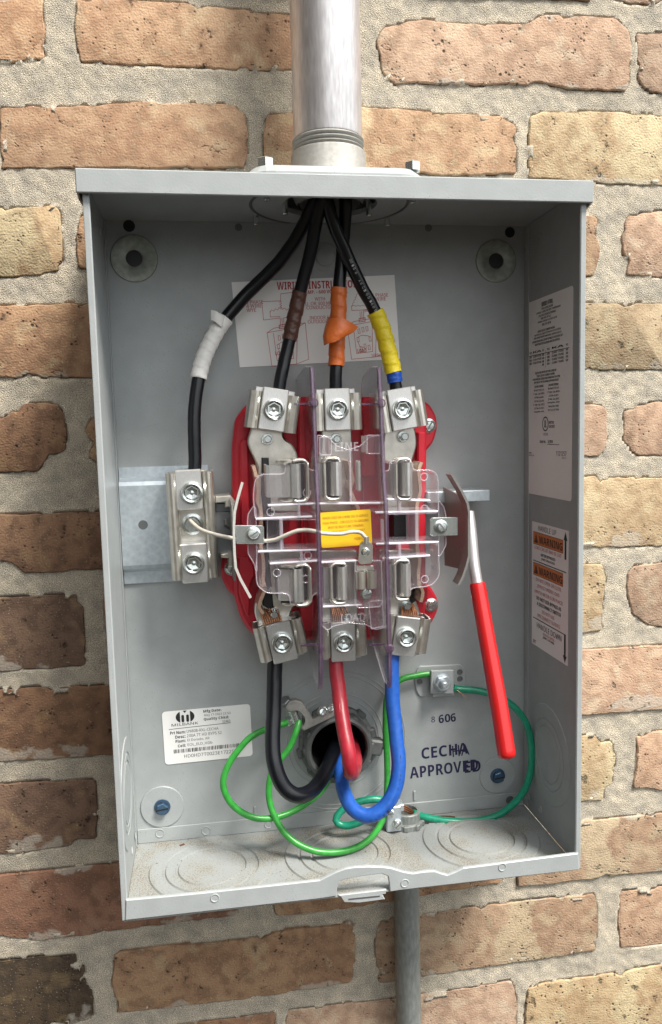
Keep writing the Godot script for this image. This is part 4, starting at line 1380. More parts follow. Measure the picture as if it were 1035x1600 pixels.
func build_block() -> void:
	var b := thing("insulating_base", "moulded red plastic base block carrying the meter terminals", "insulator block", Vector3(-0.0032, -0.0862, 0))
	var st := begin()
	prism(st, round_corners(PackedVector2Array([Vector2(-0.0769, 0.0728), Vector2(-0.0737, 0.0944), Vector2(-0.0652, 0.1053), Vector2(-0.0529, 0.1108), Vector2(0.0719, 0.1085), Vector2(0.0759, 0.0985), Vector2(0.0729, -0.0649), Vector2(0.0668, -0.0855), Vector2(-0.0616, -0.077), Vector2(-0.0698, -0.0689), Vector2(-0.0754, -0.0584), Vector2(-0.0797, -0.0405)]), 0.004), 0.0, 0.020, 0.0025)
	# left and right fixing ears
	prism(st, round_corners(PackedVector2Array([Vector2(-0.0641, -0.0176), Vector2(-0.076, -0.0018), Vector2(-0.0861, -0.0089), Vector2(-0.089, -0.0188), Vector2(-0.0884, -0.029), Vector2(-0.0833, -0.0394), Vector2(-0.0727, -0.0476), Vector2(-0.0652, -0.0506)]), 0.004), 0.0, 0.013, 0.002)
	prism(st, round_corners(PackedVector2Array([Vector2(0.0715, 0.1079), Vector2(0.0803, 0.1027), Vector2(0.0855, 0.0935), Vector2(0.0864, 0.0843), Vector2(0.0832, 0.0733), Vector2(0.0762, 0.0653), Vector2(0.0709, 0.0644)]), 0.004), 0.0, 0.013, 0.002)
	prism(st, round_corners(PackedVector2Array([Vector2(0.0696, -0.0374), Vector2(0.0786, -0.0432), Vector2(0.085, -0.0541), Vector2(0.086, -0.0622), Vector2(0.0816, -0.0715), Vector2(0.0761, -0.0786), Vector2(0.0691, -0.0798)]), 0.004), 0.0, 0.013, 0.002)
	var body := mk("base", st, m.red_plastic, b)
	for e in [PackedVector2Array([Vector2(-0.0712, 0.0776), Vector2(-0.0668, 0.0803), Vector2(-0.065, 0.0774), Vector2(-0.0654, 0.0114), Vector2(-0.0731, 0.0118)]), PackedVector2Array([Vector2(-0.0758, -0.0097), Vector2(-0.0681, -0.0101), Vector2(-0.0635, -0.0178), Vector2(-0.0637, -0.0252), Vector2(-0.0669, -0.031), Vector2(-0.0688, -0.0574), Vector2(-0.0716, -0.0547), Vector2(-0.0759, -0.0394)]), PackedVector2Array([Vector2(-0.0264, 0.1077), Vector2(-0.0161, 0.1075), Vector2(-0.0177, 0.0493), Vector2(-0.028, 0.0497)]), PackedVector2Array([Vector2(0.0229, 0.1092), Vector2(0.0339, 0.109), Vector2(0.0327, 0.0476), Vector2(0.0216, 0.048)]), PackedVector2Array([Vector2(0.0658, 0.0813), Vector2(0.0725, 0.0812), Vector2(0.0713, -0.017), Vector2(0.0645, -0.0166)]), PackedVector2Array([Vector2(-0.0303, -0.0295), Vector2(-0.0184, -0.0301), Vector2(-0.0174, -0.0707), Vector2(-0.0295, -0.0699)]), PackedVector2Array([Vector2(0.0282, -0.0326), Vector2(0.0374, -0.0331), Vector2(0.0382, -0.0743), Vector2(0.0294, -0.0737)]), PackedVector2Array([Vector2(0.0652, -0.0413), Vector2(0.0726, -0.0417), Vector2(0.0724, -0.0531), Vector2(0.0651, -0.0526)])]:
		st = begin()
		prism(st, round_corners(e, 0.0015), 0.0195, 0.0275, 0.0012)
		mk("rib", st, m.red_plastic, body)
	for e in [PackedVector2Array([Vector2(-0.0414, 0.023), Vector2(-0.0355, 0.0228), Vector2(-0.0364, -0.007), Vector2(-0.0423, -0.0067)]), PackedVector2Array([Vector2(-0.0266, 0.0224), Vector2(-0.0246, 0.0223), Vector2(-0.0255, -0.0075), Vector2(-0.0275, -0.0074)])]:
		st = begin()
		prism(st, e, 0.0195, 0.025, 0.0008)
		mk("rib", st, m.red_plastic, body)
	slot_screw(Vector3(0.079, 0.086, 0.0125), 0.0056, Vector3(0, 0, 1), 1.0, b, m.zinc)
	slot_screw(Vector3(0.0794, -0.059, 0.0125), 0.0056, Vector3(0, 0, 1), 0.3, b, m.zinc)
	slot_screw(Vector3(-0.0806, -0.0207, 0.0125), 0.0056, Vector3(0, 0, 1), 1.2, b, m.zinc)
	# dark bypass contact carriers seen past the jaws
	for e in [[PackedVector2Array([Vector2(-0.0563, 0.0656), Vector2(-0.0511, 0.0654), Vector2(-0.0505, 0.025), Vector2(-0.0448, 0.0223), Vector2(-0.0456, -0.0017), Vector2(-0.0533, -0.0038), Vector2(-0.051, -0.0503), Vector2(-0.0595, -0.0448), Vector2(-0.0557, 0.0108), Vector2(-0.0576, 0.0396)]), "contact carrier"], [PackedVector2Array([Vector2(0.0422, 0.0198), Vector2(0.0542, 0.0193), Vector2(0.0539, 0), Vector2(0.0418, 0.0006)]), ""], [PackedVector2Array([Vector2(0.0546, -0.0214), Vector2(0.0607, -0.0217), Vector2(0.0614, -0.0469), Vector2(0.0542, -0.0515)]), ""]]:
		st = begin()
		prism(st, e[0], 0.020, 0.042, 0.0008)
		mk("contact_carrier", st, m.black_plastic, b)


# ---------------------------------------------------------------- lugs and jaws

# Sheet metal bent along a profile in (x, y) of xf and pulled through from height z0 to z1.
func bent(st: SurfaceTool, pts: PackedVector2Array, thick: float, z0: float, z1: float, xf := Transform3D()) -> void:
	var a := PackedVector2Array()
	var b := PackedVector2Array()
	for i in pts.size():
		var d := (pts[mini(i + 1, pts.size() - 1)] - pts[maxi(i - 1, 0)]).normalized()
		var s := Vector2(-d.y, d.x) * thick * 0.5
		a.append(pts[i] + s)
		b.append(pts[i] - s)
	b.reverse()
	a.append_array(b)
	prism(st, a, z0, z1, 0.0, xf)


const FROM_ABOVE := Transform3D(Vector3(1, 0, 0), Vector3(0, 0, 1), Vector3(0, 1, 0), Vector3.ZERO)  # profile in (x, z), pulled along y


func socket_screw(parent: Node3D, at: Vector3, r: float, turn: float) -> void:
	var st := begin()
	lathe(st, at, Vector3(0, 0, 1), PackedVector2Array([Vector2(r, -0.001), Vector2(r, 0.0024), Vector2(r * 0.93, 0.0039), Vector2(r * 0.80, 0.0044), Vector2(r * 0.68, 0.0040), Vector2(r * 0.63, 0.0031)]), 32)
	var ring := mk("set_screw", st, m.zinc, parent, true)
	st = begin()
	var hexa := PackedVector2Array()
	for i in 6:
		hexa.append(Vector2(cos(TAU * i / 6 + turn), sin(TAU * i / 6 + turn)))
	st.set_smooth_group(-1)
	for i in 6:
		var a := hexa[i] * r * 0.56
		var b := hexa[(i + 1) % 6] * r * 0.56
		var wa := Vector3(a.x, a.y, 0)
		var wb := Vector3(b.x, b.y, 0)
		var fa := at + Vector3(0, 0, 0.0009)
		var fb := at + Vector3(0, 0, 0.0033)
		quad(st, fa + wa, fa + wb, fb + wb, fb + wa, -wa - wb)
		tri(st, fa + Vector3(0, 0, -0.0008), fa + wa, fa + wb, Vector3(0, 0, 1))
		var ca := Vector3(hexa[i].x, hexa[i].y, 0) * r * 0.66
		var cb := Vector3(hexa[(i + 1) % 6].x, hexa[(i + 1) % 6].y, 0) * r * 0.66
		quad(st, fb + wa, fb + wb, fb + cb, fb + ca, Vector3(0, 0, 1))
	lathe(st, at + Vector3(0, 0, 0.0001), Vector3(0, 0, 1), PackedVector2Array([Vector2(r * 0.22, 0.0), Vector2(r * 0.17, 0.0014), Vector2(0, 0.0019)]), 10)
	mk("hex_socket", st, m.zinc, ring, true)


func make_lug() -> Node3D:
	var o := Node3D.new()
	var st := begin()
	bx(st, Vector3(0, 0, -0.0045), Vector3(0.0186, 0.0305, 0.009), 0.0007)
	bx(st, Vector3(0, 0, -0.0125), Vector3(0.0290, 0.0303, 0.0110), 0.0005)
	mk("body", st, m.aluminium, o, true)
	for s in [-1.0, 1.0]:
		st = begin()
		var prof := PackedVector2Array()
		for i in 9:
			var a := PI * i / 8.0
			prof.append(Vector2(s * (0.0139 + 0.0040 * -cos(a)), -0.0046 + 0.0044 * sin(a)))
		prof.append(Vector2(s * 0.0179, -0.0225))
		prof.insert(0, Vector2(s * 0.0098, -0.0100))
		bent(st, prof, 0.0016, -0.0150, 0.0118, FROM_ABOVE)
		mk("clamp_rail", st, m.tinned, o, true)
	st = begin()
	bx(st, Vector3(0, -0.0016, -0.0228), Vector3(0.0350, 0.0268, 0.0018), 0.0004)
	mk("clamp_strap", st, m.tinned, o, true)
	socket_screw(o, Vector3.ZERO, 0.0079, 0.3)
	return o


func place(o: Node3D, called: String, label: String, category: String, at: Vector3, turn: float, group: String) -> Node3D:
	o.name = numbered(called)
	o.position = at
	o.rotation.z = turn
	add_child(o)
	tag(o, label, category, group)
	return o


func build_lugs() -> void:
	var src := make_lug()
	for e in [[Vector3(-0.0473, 0.1002, 0.053), -0.165, "aluminium lug clamping the brown-taped cable at the top of the red base"], [Vector3(-0.0007, 0.0993, 0.053), 0.01, "aluminium lug clamping the orange-taped cable at the top of the red base"], [Vector3(0.0476, 0.0987, 0.053), 0.155, "aluminium lug clamping the yellow-taped cable at the top of the red base"], [Vector3(-0.0466, -0.0713, 0.053), PI + 0.19, "aluminium lug clamping the thick black cable at the bottom of the red base"], [Vector3(-0.0004, -0.0739, 0.053), PI + 0.01, "aluminium lug clamping the red cable at the bottom of the red base"], [Vector3(0.048, -0.0731, 0.053), PI - 0.165, "aluminium lug clamping the blue cable at the bottom of the red base"]]:
		var o := place(src.duplicate(), "lug_connector", e[2], "cable lug", e[0], e[1], "cable lugs on the terminal block")
		o.get_node("set_screw").rotation.z = e[0].x * 37.0
	src.free()


func build_jaws() -> void:
	# contact plates between lugs and jaws
	for e in [[PackedVector2Array([Vector2(-0.0615, 0.0915), Vector2(-0.0641, 0.0841), Vector2(-0.0662, 0.0786), Vector2(-0.0654, 0.0738), Vector2(-0.0619, 0.0653), Vector2(-0.0593, 0.0591), Vector2(-0.0591, 0.0253), Vector2(-0.0285, 0.0241), Vector2(-0.0285, 0.0552), Vector2(-0.0293, 0.0615), Vector2(-0.0296, 0.0681), Vector2(-0.0332, 0.0748), Vector2(-0.0398, 0.0793), Vector2(-0.0399, 0.091)]), "curved silver contact plate under the lug of the brown-taped cable", Vector3(-0.0517, 0.0791, 0.041)],
			[PackedVector2Array([Vector2(-0.0108, 0.0904), Vector2(-0.0113, 0.0714), Vector2(-0.0139, 0.0643), Vector2(-0.014, 0.0235), Vector2(0.0115, 0.0225), Vector2(0.0123, 0.0635), Vector2(0.0119, 0.0898)]), "silver contact plate under the lug of the orange-taped cable", Vector3(-0.0006, 0.0778, 0.041)],
			[PackedVector2Array([Vector2(0.0374, 0.0893), Vector2(0.0362, 0.0749), Vector2(0.0341, 0.0701), Vector2(0.0342, 0.0216), Vector2(0.0593, 0.0205), Vector2(0.0578, 0.0588), Vector2(0.0614, 0.0694), Vector2(0.062, 0.0752), Vector2(0.0611, 0.082), Vector2(0.0592, 0.0887)]), "curved silver contact plate under the lug of the yellow-taped cable", Vector3(0.0508, 0.0784, 0.041)],
			[PackedVector2Array([Vector2(-0.06, -0.0035), Vector2(-0.0611, -0.035), Vector2(-0.0648, -0.0445), Vector2(-0.0655, -0.0509), Vector2(-0.0638, -0.0578), Vector2(-0.0611, -0.0644), Vector2(-0.0398, -0.0658), Vector2(-0.0395, -0.0564), Vector2(-0.0364, -0.0487), Vector2(-0.0303, -0.0416), Vector2(-0.0293, -0.0049)]), "curved silver contact plate above the lug of the thick black cable", Vector3(-0.0511, -0.0515, 0.041)],
			[PackedVector2Array([Vector2(-0.0147, -0.0056), Vector2(-0.0163, -0.0673), Vector2(0.0135, -0.0692), Vector2(0.0148, -0.0071)]), "silver contact plate above the lug of the red cable", Vector3(0.0036, -0.0568, 0.041)],
			[PackedVector2Array([Vector2(0.0337, -0.008), Vector2(0.033, -0.0453), Vector2(0.0359, -0.053), Vector2(0.0357, -0.0655), Vector2(0.0616, -0.0672), Vector2(0.0628, -0.0571), Vector2(0.0593, -0.0483), Vector2(0.0599, -0.0092)]), "curved silver contact plate above the lug of the blue cable", Vector3(0.0509, -0.0511, 0.041)]]:
		var t := thing("contact_plate", e[1], "contact plate", e[2], "contact plates on the red base")
		var st := begin()
		prism(st, round_corners(e[0], 0.003), 0.0285, 0.0395, 0.0010)
		mk("plate", st, m.tinned, t)
		st = begin()
		cyl(st, e[2], e[2] + Vector3(0, 0, 0.0065), 0.0028, 0.0006, 16)
		cyl(st, e[2] + Vector3(0, 0, -0.0015), e[2] + Vector3(0, 0, 0.0015), 0.0044, 0.0003, 16)
		mk("stud", st, m.zinc, t)
	# spring jaws
	var jaws := [[Vector3(-0.0335, 0.0503, 0.0815), -0.022, 1.0, "silver spring jaw with a long side leaf at the upper left of the clear cover"], [Vector3(-0.0103, 0.0509, 0.0825), -0.011, -1.0, "silver spring jaw behind the clear cover above the yellow sticker"], [Vector3(0.0405, 0.0488, 0.0825), -0.009, -1.0, "silver spring jaw at the upper right of the clear cover"],
		[Vector3(-0.0338, -0.0231, 0.0815), -0.016, 1.0, "silver spring jaw with a side leaf at the lower left of the clear cover"], [Vector3(-0.0075, -0.023, 0.0825), -0.011, -1.0, "silver spring jaw below the yellow sticker beside the twin clip"], [Vector3(0.0384, -0.0231, 0.0825), -0.010, -1.0, "silver spring jaw at the lower right of the clear cover"]]
	for e in jaws:
		var t := thing("spring_jaw", e[3], "meter jaw", e[0], "meter jaws under the clear cover")
		var o: Vector3 = e[0]
		var s: float = e[2]
		var st := begin()
		var loop := PackedVector3Array()
		for q in rounded(0.0115, 0.0285, 0.0040, 5):
			if q.x < 0.0045:
				loop.append(Vector3(q.x * -s, q.y, 0.0))
		loop = smooth_path(loop, 0.002)
		for i in loop.size():
			loop[i] = o + loop[i] + Vector3(0, 0, 0.0015)
		tube(st, loop, 0.00110, 10)
		for z in [-0.003, -0.007]:
			var more := outline3(rounded(0.0117, 0.0287, 0.0040, 5), 0.0)
			for i in more.size():
				more[i] = o + more[i] + Vector3(0, 0, z)
			tube(st, more, 0.0013, 8, false)
		mk("retaining_loop", st, m.tinned, t)
		st = begin()
		var face := PackedVector2Array([Vector2(-0.0012, -0.016), Vector2(-0.0012, -0.004), Vector2(-0.0006, 0.0002), Vector2(0.0006, 0.0020), Vector2(0.0021, 0.0026), Vector2(0.0036, 0.0022), Vector2(0.0049, 0.0008), Vector2(0.0058, -0.0014), Vector2(0.0062, -0.005), Vector2(0.0064, -0.022)])
		if s > 0.0:
			for i in face.size():
				face[i].x = -face[i].x
		bent(st, face, 0.0009, -0.0118, 0.0118, Transform3D(FROM_ABOVE.basis, o))
		mk("inner_leaf", st, m.aluminium, t)
		st = begin()
		bx(st, o + Vector3(0, 0, -0.0125), Vector3(0.0100, 0.0270, 0.0010), 0.0002)
		mk("slit_shade_plate", st, m.black_plastic, t)  # added black plate supplies the shade inside the jaw slit
		st = begin()
		var w: float = e[1]
		bent(st, PackedVector2Array([Vector2(w, -0.026), Vector2(w, -0.006), Vector2(w * 0.92, -0.0035), Vector2(w * 0.55, -0.0020), Vector2(-0.0066, -0.0005), Vector2(-0.0060, -0.0030), Vector2(-0.0060, -0.024)]), 0.0010, -0.0112, 0.0112, Transform3D(FROM_ABOVE.basis, o))
		mk("outer_leaf", st, m.aluminium, t)
		if s > 0.0:
			st = begin()
			lathe(st, o + Vector3(-0.007, 0.0128, -0.007), Vector3(0, 1, 0), PackedVector2Array([Vector2(0.0085, 0.0), Vector2(0.0085, 0.0012), Vector2(0.0078, 0.0018), Vector2(0, 0.0018)]), 28)
			mk("end_cap", st, m.tinned, t)
			st = begin()
			lathe(st, o + Vector3(-0.007, -0.0128, -0.007), Vector3(0, -1, 0), PackedVector2Array([Vector2(0.0075, 0.0), Vector2(0.0075, 0.0012), Vector2(0.0070, 0.0018), Vector2(0, 0.0018)]), 28)
			mk("end_cap", st, m.tinned, t)
	var lip := thing("jaw_strip", "bright tinned strip standing beside the upper middle spring jaw", "jaw strip", Vector3(0.0095, 0.052, 0.074), "")
	var ls := begin()
	bx(ls, Vector3(0.0095, 0.052, 0.074), Vector3(0.0024, 0.0215, 0.010), 0.0011)
	mk("strip", ls, m.tinned, lip)
	# copper bypass blades that run down both sides
	for e in [[PackedVector2Array([Vector2(-0.0636, 0.0605), Vector2(-0.0624, 0.0558), Vector2(-0.0617, 0.0503), Vector2(-0.0606, 0.0434), Vector2(-0.0613, 0.0342), Vector2(-0.0593, 0.0271), Vector2(-0.0601, 0.0039), Vector2(-0.059, -0.0055), Vector2(-0.0588, -0.0149), Vector2(-0.0595, -0.022), Vector2(-0.0584, -0.0291), Vector2(-0.0614, -0.0361), Vector2(-0.063, -0.0421), Vector2(-0.0599, -0.0471)]), "copper bypass blade running down the left edge of the clear cover"], [PackedVector2Array([Vector2(0.0599, 0.0594), Vector2(0.0578, 0.0533), Vector2(0.0582, 0.0462), Vector2(0.0586, 0.0377), Vector2(0.056, 0.0273), Vector2(0.0564, 0.021), Vector2(0.0556, -0.0015), Vector2(0.0575, -0.0137), Vector2(0.0563, -0.0233), Vector2(0.0572, -0.0316), Vector2(0.0596, -0.0381), Vector2(0.058, -0.0454)]), "copper bypass blade running down the right edge of the clear cover"], [PackedVector2Array([Vector2(0.0057, 0.062), Vector2(0.0069, 0.055), Vector2(0.0082, 0.047), Vector2(0.0062, 0.0414), Vector2(0.0097, 0.0314), Vector2(0.012, 0.0243), Vector2(0.0105, 0.0006)]), "copper bypass blade behind the middle of the clear cover"]]:
		var p: PackedVector2Array = e[0]
		var t := thing("bypass_strap", e[1], "copper strap", Vector3(p[-1].x, p[-1].y, 0.04), "copper bypass straps")
		var st := begin()
		var path := PackedVector3Array()
		for q in p:
			path.append(Vector3(q.x, q.y, 0))
		path = smooth_path(path, 0.002)
		var fine := PackedVector2Array()
		for q in path:
			fine.append(Vector2(q.x, q.y))
		bent(st, fine, 0.0024, 0.040, 0.060)
		mk("strap", st, m.pale_copper, t)


# ---------------------------------------------------------------- clear cover

func clear_sheet(parent: Node3D, called: String, poly: PackedVector2Array, z0: float, z1: float, round := 0.0012, mat_: Material = null) -> void:
	var p := round_corners(poly, round)
	var st := begin()
	prism(st, p, z0, z1, 0.0003)
	var o := mk(called, st, mat_ if mat_ else m.clear_plastic, parent)
	if called in ["wing", "step_panel", "clip_frame"]:
		skirt(o, poly, z0 - 0.0002, 0.016, round)
	st = begin()
	tube(st, outline3(p, z1 - 0.0001), 0.00038, 8, false)
	mk("moulded_edge", st, m.frosted_edge, o)


# The moulded wall that runs back from a panel's outline.
func skirt(parent: Node3D, poly: PackedVector2Array, z1: float, deep: float, round := 0.0012) -> void:
	var outer := round_corners(poly, round)
	var inner := inset(outer, 0.0011)
	var st := begin()
	st.set_smooth_group(-1)
	var n := outer.size()
	for i in n:
		var j := (i + 1) % n
		var v := func(p: Vector2, z: float) -> Vector3: return Vector3(p.x, p.y, z)
		var out: Vector2 = outer[i] - inner[i]
		var o3 := Vector3(out.x, out.y, 0)
		quad(st, v.call(outer[i], z1), v.call(outer[j], z1), v.call(outer[j], z1 - deep), v.call(outer[i], z1 - deep), o3)
		quad(st, v.call(inner[i], z1), v.call(inner[j], z1), v.call(inner[j], z1 - deep), v.call(inner[i], z1 - deep), -o3)
		quad(st, v.call(outer[i], z1 - deep), v.call(outer[j], z1 - deep), v.call(inner[j], z1 - deep), v.call(inner[i], z1 - deep), Vector3(0, 0, -1))
	mk("moulded_wall", st, m.clear_plastic, parent)


func clear_shelf(parent: Node3D, a: Vector3, b: Vector3, deep: float) -> void:
	var st := begin()
	var c := (a + b) * 0.5
	bx(st, c + Vector3(0, 0, -deep * 0.5), Vector3(a.distance_to(b), 0.0018, deep), 0.0004, Basis(Vector3(0, 0, 1), atan2(b.y - a.y, b.x - a.x)))
	var o := mk("shelf", st, m.raised_clear, parent)  # paler tint paints the bright reflected band onto shelf tops
	st = begin()
	tube(st, PackedVector3Array([a, b]), 0.00075, 8)
	mk("moulded_edge", st, m.painted_shelf_glint, o)  # tube carrying the painted front highlight


func clear_post(parent: Node3D, a: Vector3, b: Vector3, w: float, deep: float) -> void:
	var st := begin()
	box_between(st, Vector3(a.x - w * 0.5, b.y, a.z - deep), Vector3(a.x + w * 0.5, a.y, a.z), 0.0003)
	mk("upright", st, m.frosted_edge, parent)


func build_shield() -> void:
	var s := thing("clear_cover", "clear moulded plastic safety cover with purple edges over the silver jaws", "safety cover", Vector3(0, -0.1, 0.02))
	# two upright barriers
	for e in [[-0.0235, PackedVector2Array([Vector2(0.0858, 0.1274), Vector2(0.0914, 0.0901), Vector2(0.0943, 0.0556), Vector2(0.0988, 0.0298), Vector2(0.0976, -0.0277), Vector2(0.0905, -0.084), Vector2(0.085, -0.0969), Vector2(0.0576, -0.0989), Vector2(0.0092, -0.0745), Vector2(-0.023, -0.0634), Vector2(-0.0186, 0.1016), Vector2(0.0012, 0.126), Vector2(0.0548, 0.1302)]), "left"], [0.0234, PackedVector2Array([Vector2(0.0847, 0.1269), Vector2(0.0898, 0.0891), Vector2(0.093, 0.054), Vector2(0.099, 0.0279), Vector2(0.1005, -0.0298), Vector2(0.1024, -0.0837), Vector2(0.0996, -0.0947), Vector2(0.0833, -0.0952), Vector2(0.0355, -0.0709), Vector2(0.0219, -0.0563), Vector2(0.0199, 0.0996), Vector2(0.0274, 0.1236), Vector2(0.0612, 0.1291)])]]:
		var xf := Transform3D(Basis(Vector3(0, 0, 1), Vector3(0, 1, 0), Vector3(-1, 0, 0)), Vector3(e[0], 0, 0))
		var poly := round_corners(e[1], 0.005)
		var st := begin()
		prism(st, poly, -0.0008, 0.0008, 0.0002, xf)
		var o := mk("barrier", st, m.smoky_plastic, s)
		st = begin()
		tube(st, outline3(poly, 0.0, xf), 0.0006, 8, false)
		mk("moulded_edge", st, m.frosted_edge, o)
		st = begin()
		var front := PackedVector3Array()
		for k in 7:
			var q: Vector2 = e[1][k]
			front.append(Vector3(e[0], q.y, q.x + 0.0006))
		tube(st, smooth_path(front, 0.004), 0.0017, 10)
		mk("purple_edge", st, m.purple_edge, o)
		for k in [1, 5]:
			st = begin()
			var q2: Vector2 = e[1][k]
			var at := Vector3(e[0], q2.y + (0.013 if k == 1 else 0.017), q2.x)
			lathe(st, at, Vector3(0, 0, 1), PackedVector2Array([Vector2(0.0032, -0.004), Vector2(0.0032, 0.0016), Vector2(0.0022, 0.0026), Vector2(0, 0.0027)]), 16)
			box_between(st, at + Vector3(-0.012, -0.0008, -0.012), at + Vector3(0, 0.0008, -0.0106), 0.0002)
			mk("boss", st, m.purple_edge, o)
	# middle panel, from the LINE scoop to the LOAD scoop
	clear_sheet(s, "middle_panel", PackedVector2Array([Vector2(-0.0201, 0.0814), Vector2(-0.0129, 0.0803), Vector2(-0.0068, 0.0735), Vector2(0.0017, 0.0706), Vector2(0.01, 0.073), Vector2(0.0174, 0.0795), Vector2(0.0256, 0.0802), Vector2(0.0268, 0.0658), Vector2(0.0275, 0.026), Vector2(0.0281, -0.0201), Vector2(0.0284, -0.0565), Vector2(0.0189, -0.0588), Vector2(0.0115, -0.0545), Vector2(-0.001, -0.0524), Vector2(-0.0117, -0.054), Vector2(-0.0164, -0.057), Vector2(-0.0209, -0.0525), Vector2(-0.0213, -0.0175), Vector2(-0.021, 0.0279)]), 0.0792, 0.0810)
	clear_sheet(s, "step_panel", PackedVector2Array([Vector2(-0.0189, 0.08), Vector2(-0.0109, 0.0798), Vector2(-0.0112, 0.0675), Vector2(-0.0192, 0.0677)]), 0.079, 0.085)
	clear_sheet(s, "step_panel", PackedVector2Array([Vector2(0.0143, 0.0805), Vector2(0.0234, 0.0803), Vector2(0.0232, 0.0674), Vector2(0.0141, 0.0677)]), 0.079, 0.085)
	clear_sheet(s, "step_panel", PackedVector2Array([Vector2(0.0134, -0.037), Vector2(0.0231, -0.0366), Vector2(0.0237, -0.0553), Vector2(0.0144, -0.057)]), 0.079, 0.085)
	clear_sheet(s, "clip_frame", PackedVector2Array([Vector2(0.0037, -0.0069), Vector2(0.0225, -0.0079), Vector2(0.0229, -0.0373), Vector2(0.021, -0.0409), Vector2(0.0052, -0.0409), Vector2(0.003, -0.0376)]), 0.0845, 0.0862)
	letters(s, "LINE", Transform3D(), Vector2.ZERO, 0.0165, 0.0062, m.raised_clear, true, 0.0, 0.0, "raised_lettering").position += Vector3(0.0003, 0.0728, 0.0815) - s.position
	letters(s, "LOAD", Transform3D(), Vector2.ZERO, 0.0175, 0.0062, m.raised_clear, true, 0.0, 0.0, "raised_lettering").position += Vector3(0.0022, -0.0487, 0.0815) - s.position
	# wings
	clear_sheet(s, "wing", PackedVector2Array([Vector2(-0.0649, 0.0243), Vector2(-0.0657, 0.0408), Vector2(-0.064, 0.0522), Vector2(-0.0599, 0.0556), Vector2(-0.0445, 0.0551), Vector2(-0.0431, 0.0568), Vector2(-0.0429, 0.0626), Vector2(-0.0282, 0.0621), Vector2(-0.0261, 0.0572), Vector2(-0.0203, 0.057), Vector2(-0.0212, 0.0225)]), 0.0792, 0.0810, 0.003)
	clear_sheet(s, "wing", PackedVector2Array([Vector2(0.0261, 0.055), Vector2(0.0307, 0.0549), Vector2(0.0309, 0.0621), Vector2(0.0475, 0.0616), Vector2(0.0474, 0.0548), Vector2(0.0601, 0.0548), Vector2(0.0648, 0.0524), Vector2(0.0661, 0.0469), Vector2(0.0659, 0.0235), Vector2(0.027, 0.0242)]), 0.0792, 0.0810, 0.003)
	clear_sheet(s, "wing", PackedVector2Array([Vector2(-0.0643, 0.0024), Vector2(-0.0213, 0.0012), Vector2(-0.0212, -0.0285), Vector2(-0.0267, -0.0309), Vector2(-0.0273, -0.0369), Vector2(-0.0423, -0.0374), Vector2(-0.0426, -0.0309), Vector2(-0.0452, -0.0285), Vector2(-0.0587, -0.0277), Vector2(-0.0652, -0.0219), Vector2(-0.0657, -0.0106)]), 0.0792, 0.0810, 0.003)
	clear_sheet(s, "wing", PackedVector2Array([Vector2(0.0271, 0.004), Vector2(0.0657, 0.0027), Vector2(0.0663, -0.0221), Vector2(0.0615, -0.0279), Vector2(0.0553, -0.0295), Vector2(0.0477, -0.0295), Vector2(0.0439, -0.0312), Vector2(0.0419, -0.0376), Vector2(0.032, -0.0371), Vector2(0.0312, -0.03), Vector2(0.0279, -0.0284)]), 0.0792, 0.0810, 0.003)
	clear_sheet(s, "ear", PackedVector2Array([Vector2(-0.0654, 0.034), Vector2(-0.0695, 0.0283), Vector2(-0.0702, 0.023), Vector2(-0.0705, 0.0006), Vector2(-0.0688, -0.0026), Vector2(-0.0667, -0.0064), Vector2(-0.0656, -0.0118), Vector2(-0.0647, -0.0119), Vector2(-0.0641, 0.0317)]), 0.0772, 0.0790, 0.001)
	clear_sheet(s, "ear", PackedVector2Array([Vector2(0.067, 0.0325), Vector2(0.0708, 0.0277), Vector2(0.0722, 0.0212), Vector2(0.072, -0.0002), Vector2(0.0685, -0.0066), Vector2(0.0666, -0.0084)]), 0.0772, 0.0790, 0.001)
	clear_sheet(s, "back_web", PackedVector2Array([Vector2(-0.0562, 0.0234), Vector2(-0.0463, 0.023), Vector2(-0.047, 0.0008), Vector2(-0.0569, 0.0013)]), 0.0745, 0.0760, 0.0004)
	# shelves across the openings
	for e in [[Vector3(-0.0645, 0.0249, 0.082), Vector3(-0.0253, 0.025, 0.082), 0.026], [Vector3(-0.0559, 0.034, 0.083), Vector3(-0.0243, 0.0341, 0.083), 0.008], [Vector3(-0.064, 0.0022, 0.083), Vector3(-0.0234, 0.0016, 0.083), 0.028], [Vector3(-0.056, -0.0065, 0.084), Vector3(-0.0224, -0.006, 0.084), 0.012],
			[Vector3(0.0198, 0.0259, 0.082), Vector3(0.0651, 0.025, 0.082), 0.026], [Vector3(0.0258, 0.0353, 0.083), Vector3(0.0593, 0.0331, 0.083), 0.008], [Vector3(0.0197, 0.0037, 0.083), Vector3(0.0651, 0.003, 0.083), 0.028], [Vector3(0.0239, -0.0069, 0.084), Vector3(0.0585, -0.0063, 0.084), 0.012],
			[Vector3(-0.0207, 0.0339, 0.083), Vector3(0.023, 0.0327, 0.083), 0.010], [Vector3(-0.0201, -0.0074, 0.084), Vector3(0.0049, -0.0073, 0.084), 0.012], [Vector3(-0.0196, -0.039, 0.084), Vector3(0.0084, -0.0392, 0.084), 0.014]]:
		clear_shelf(s, e[0], e[1], e[2])
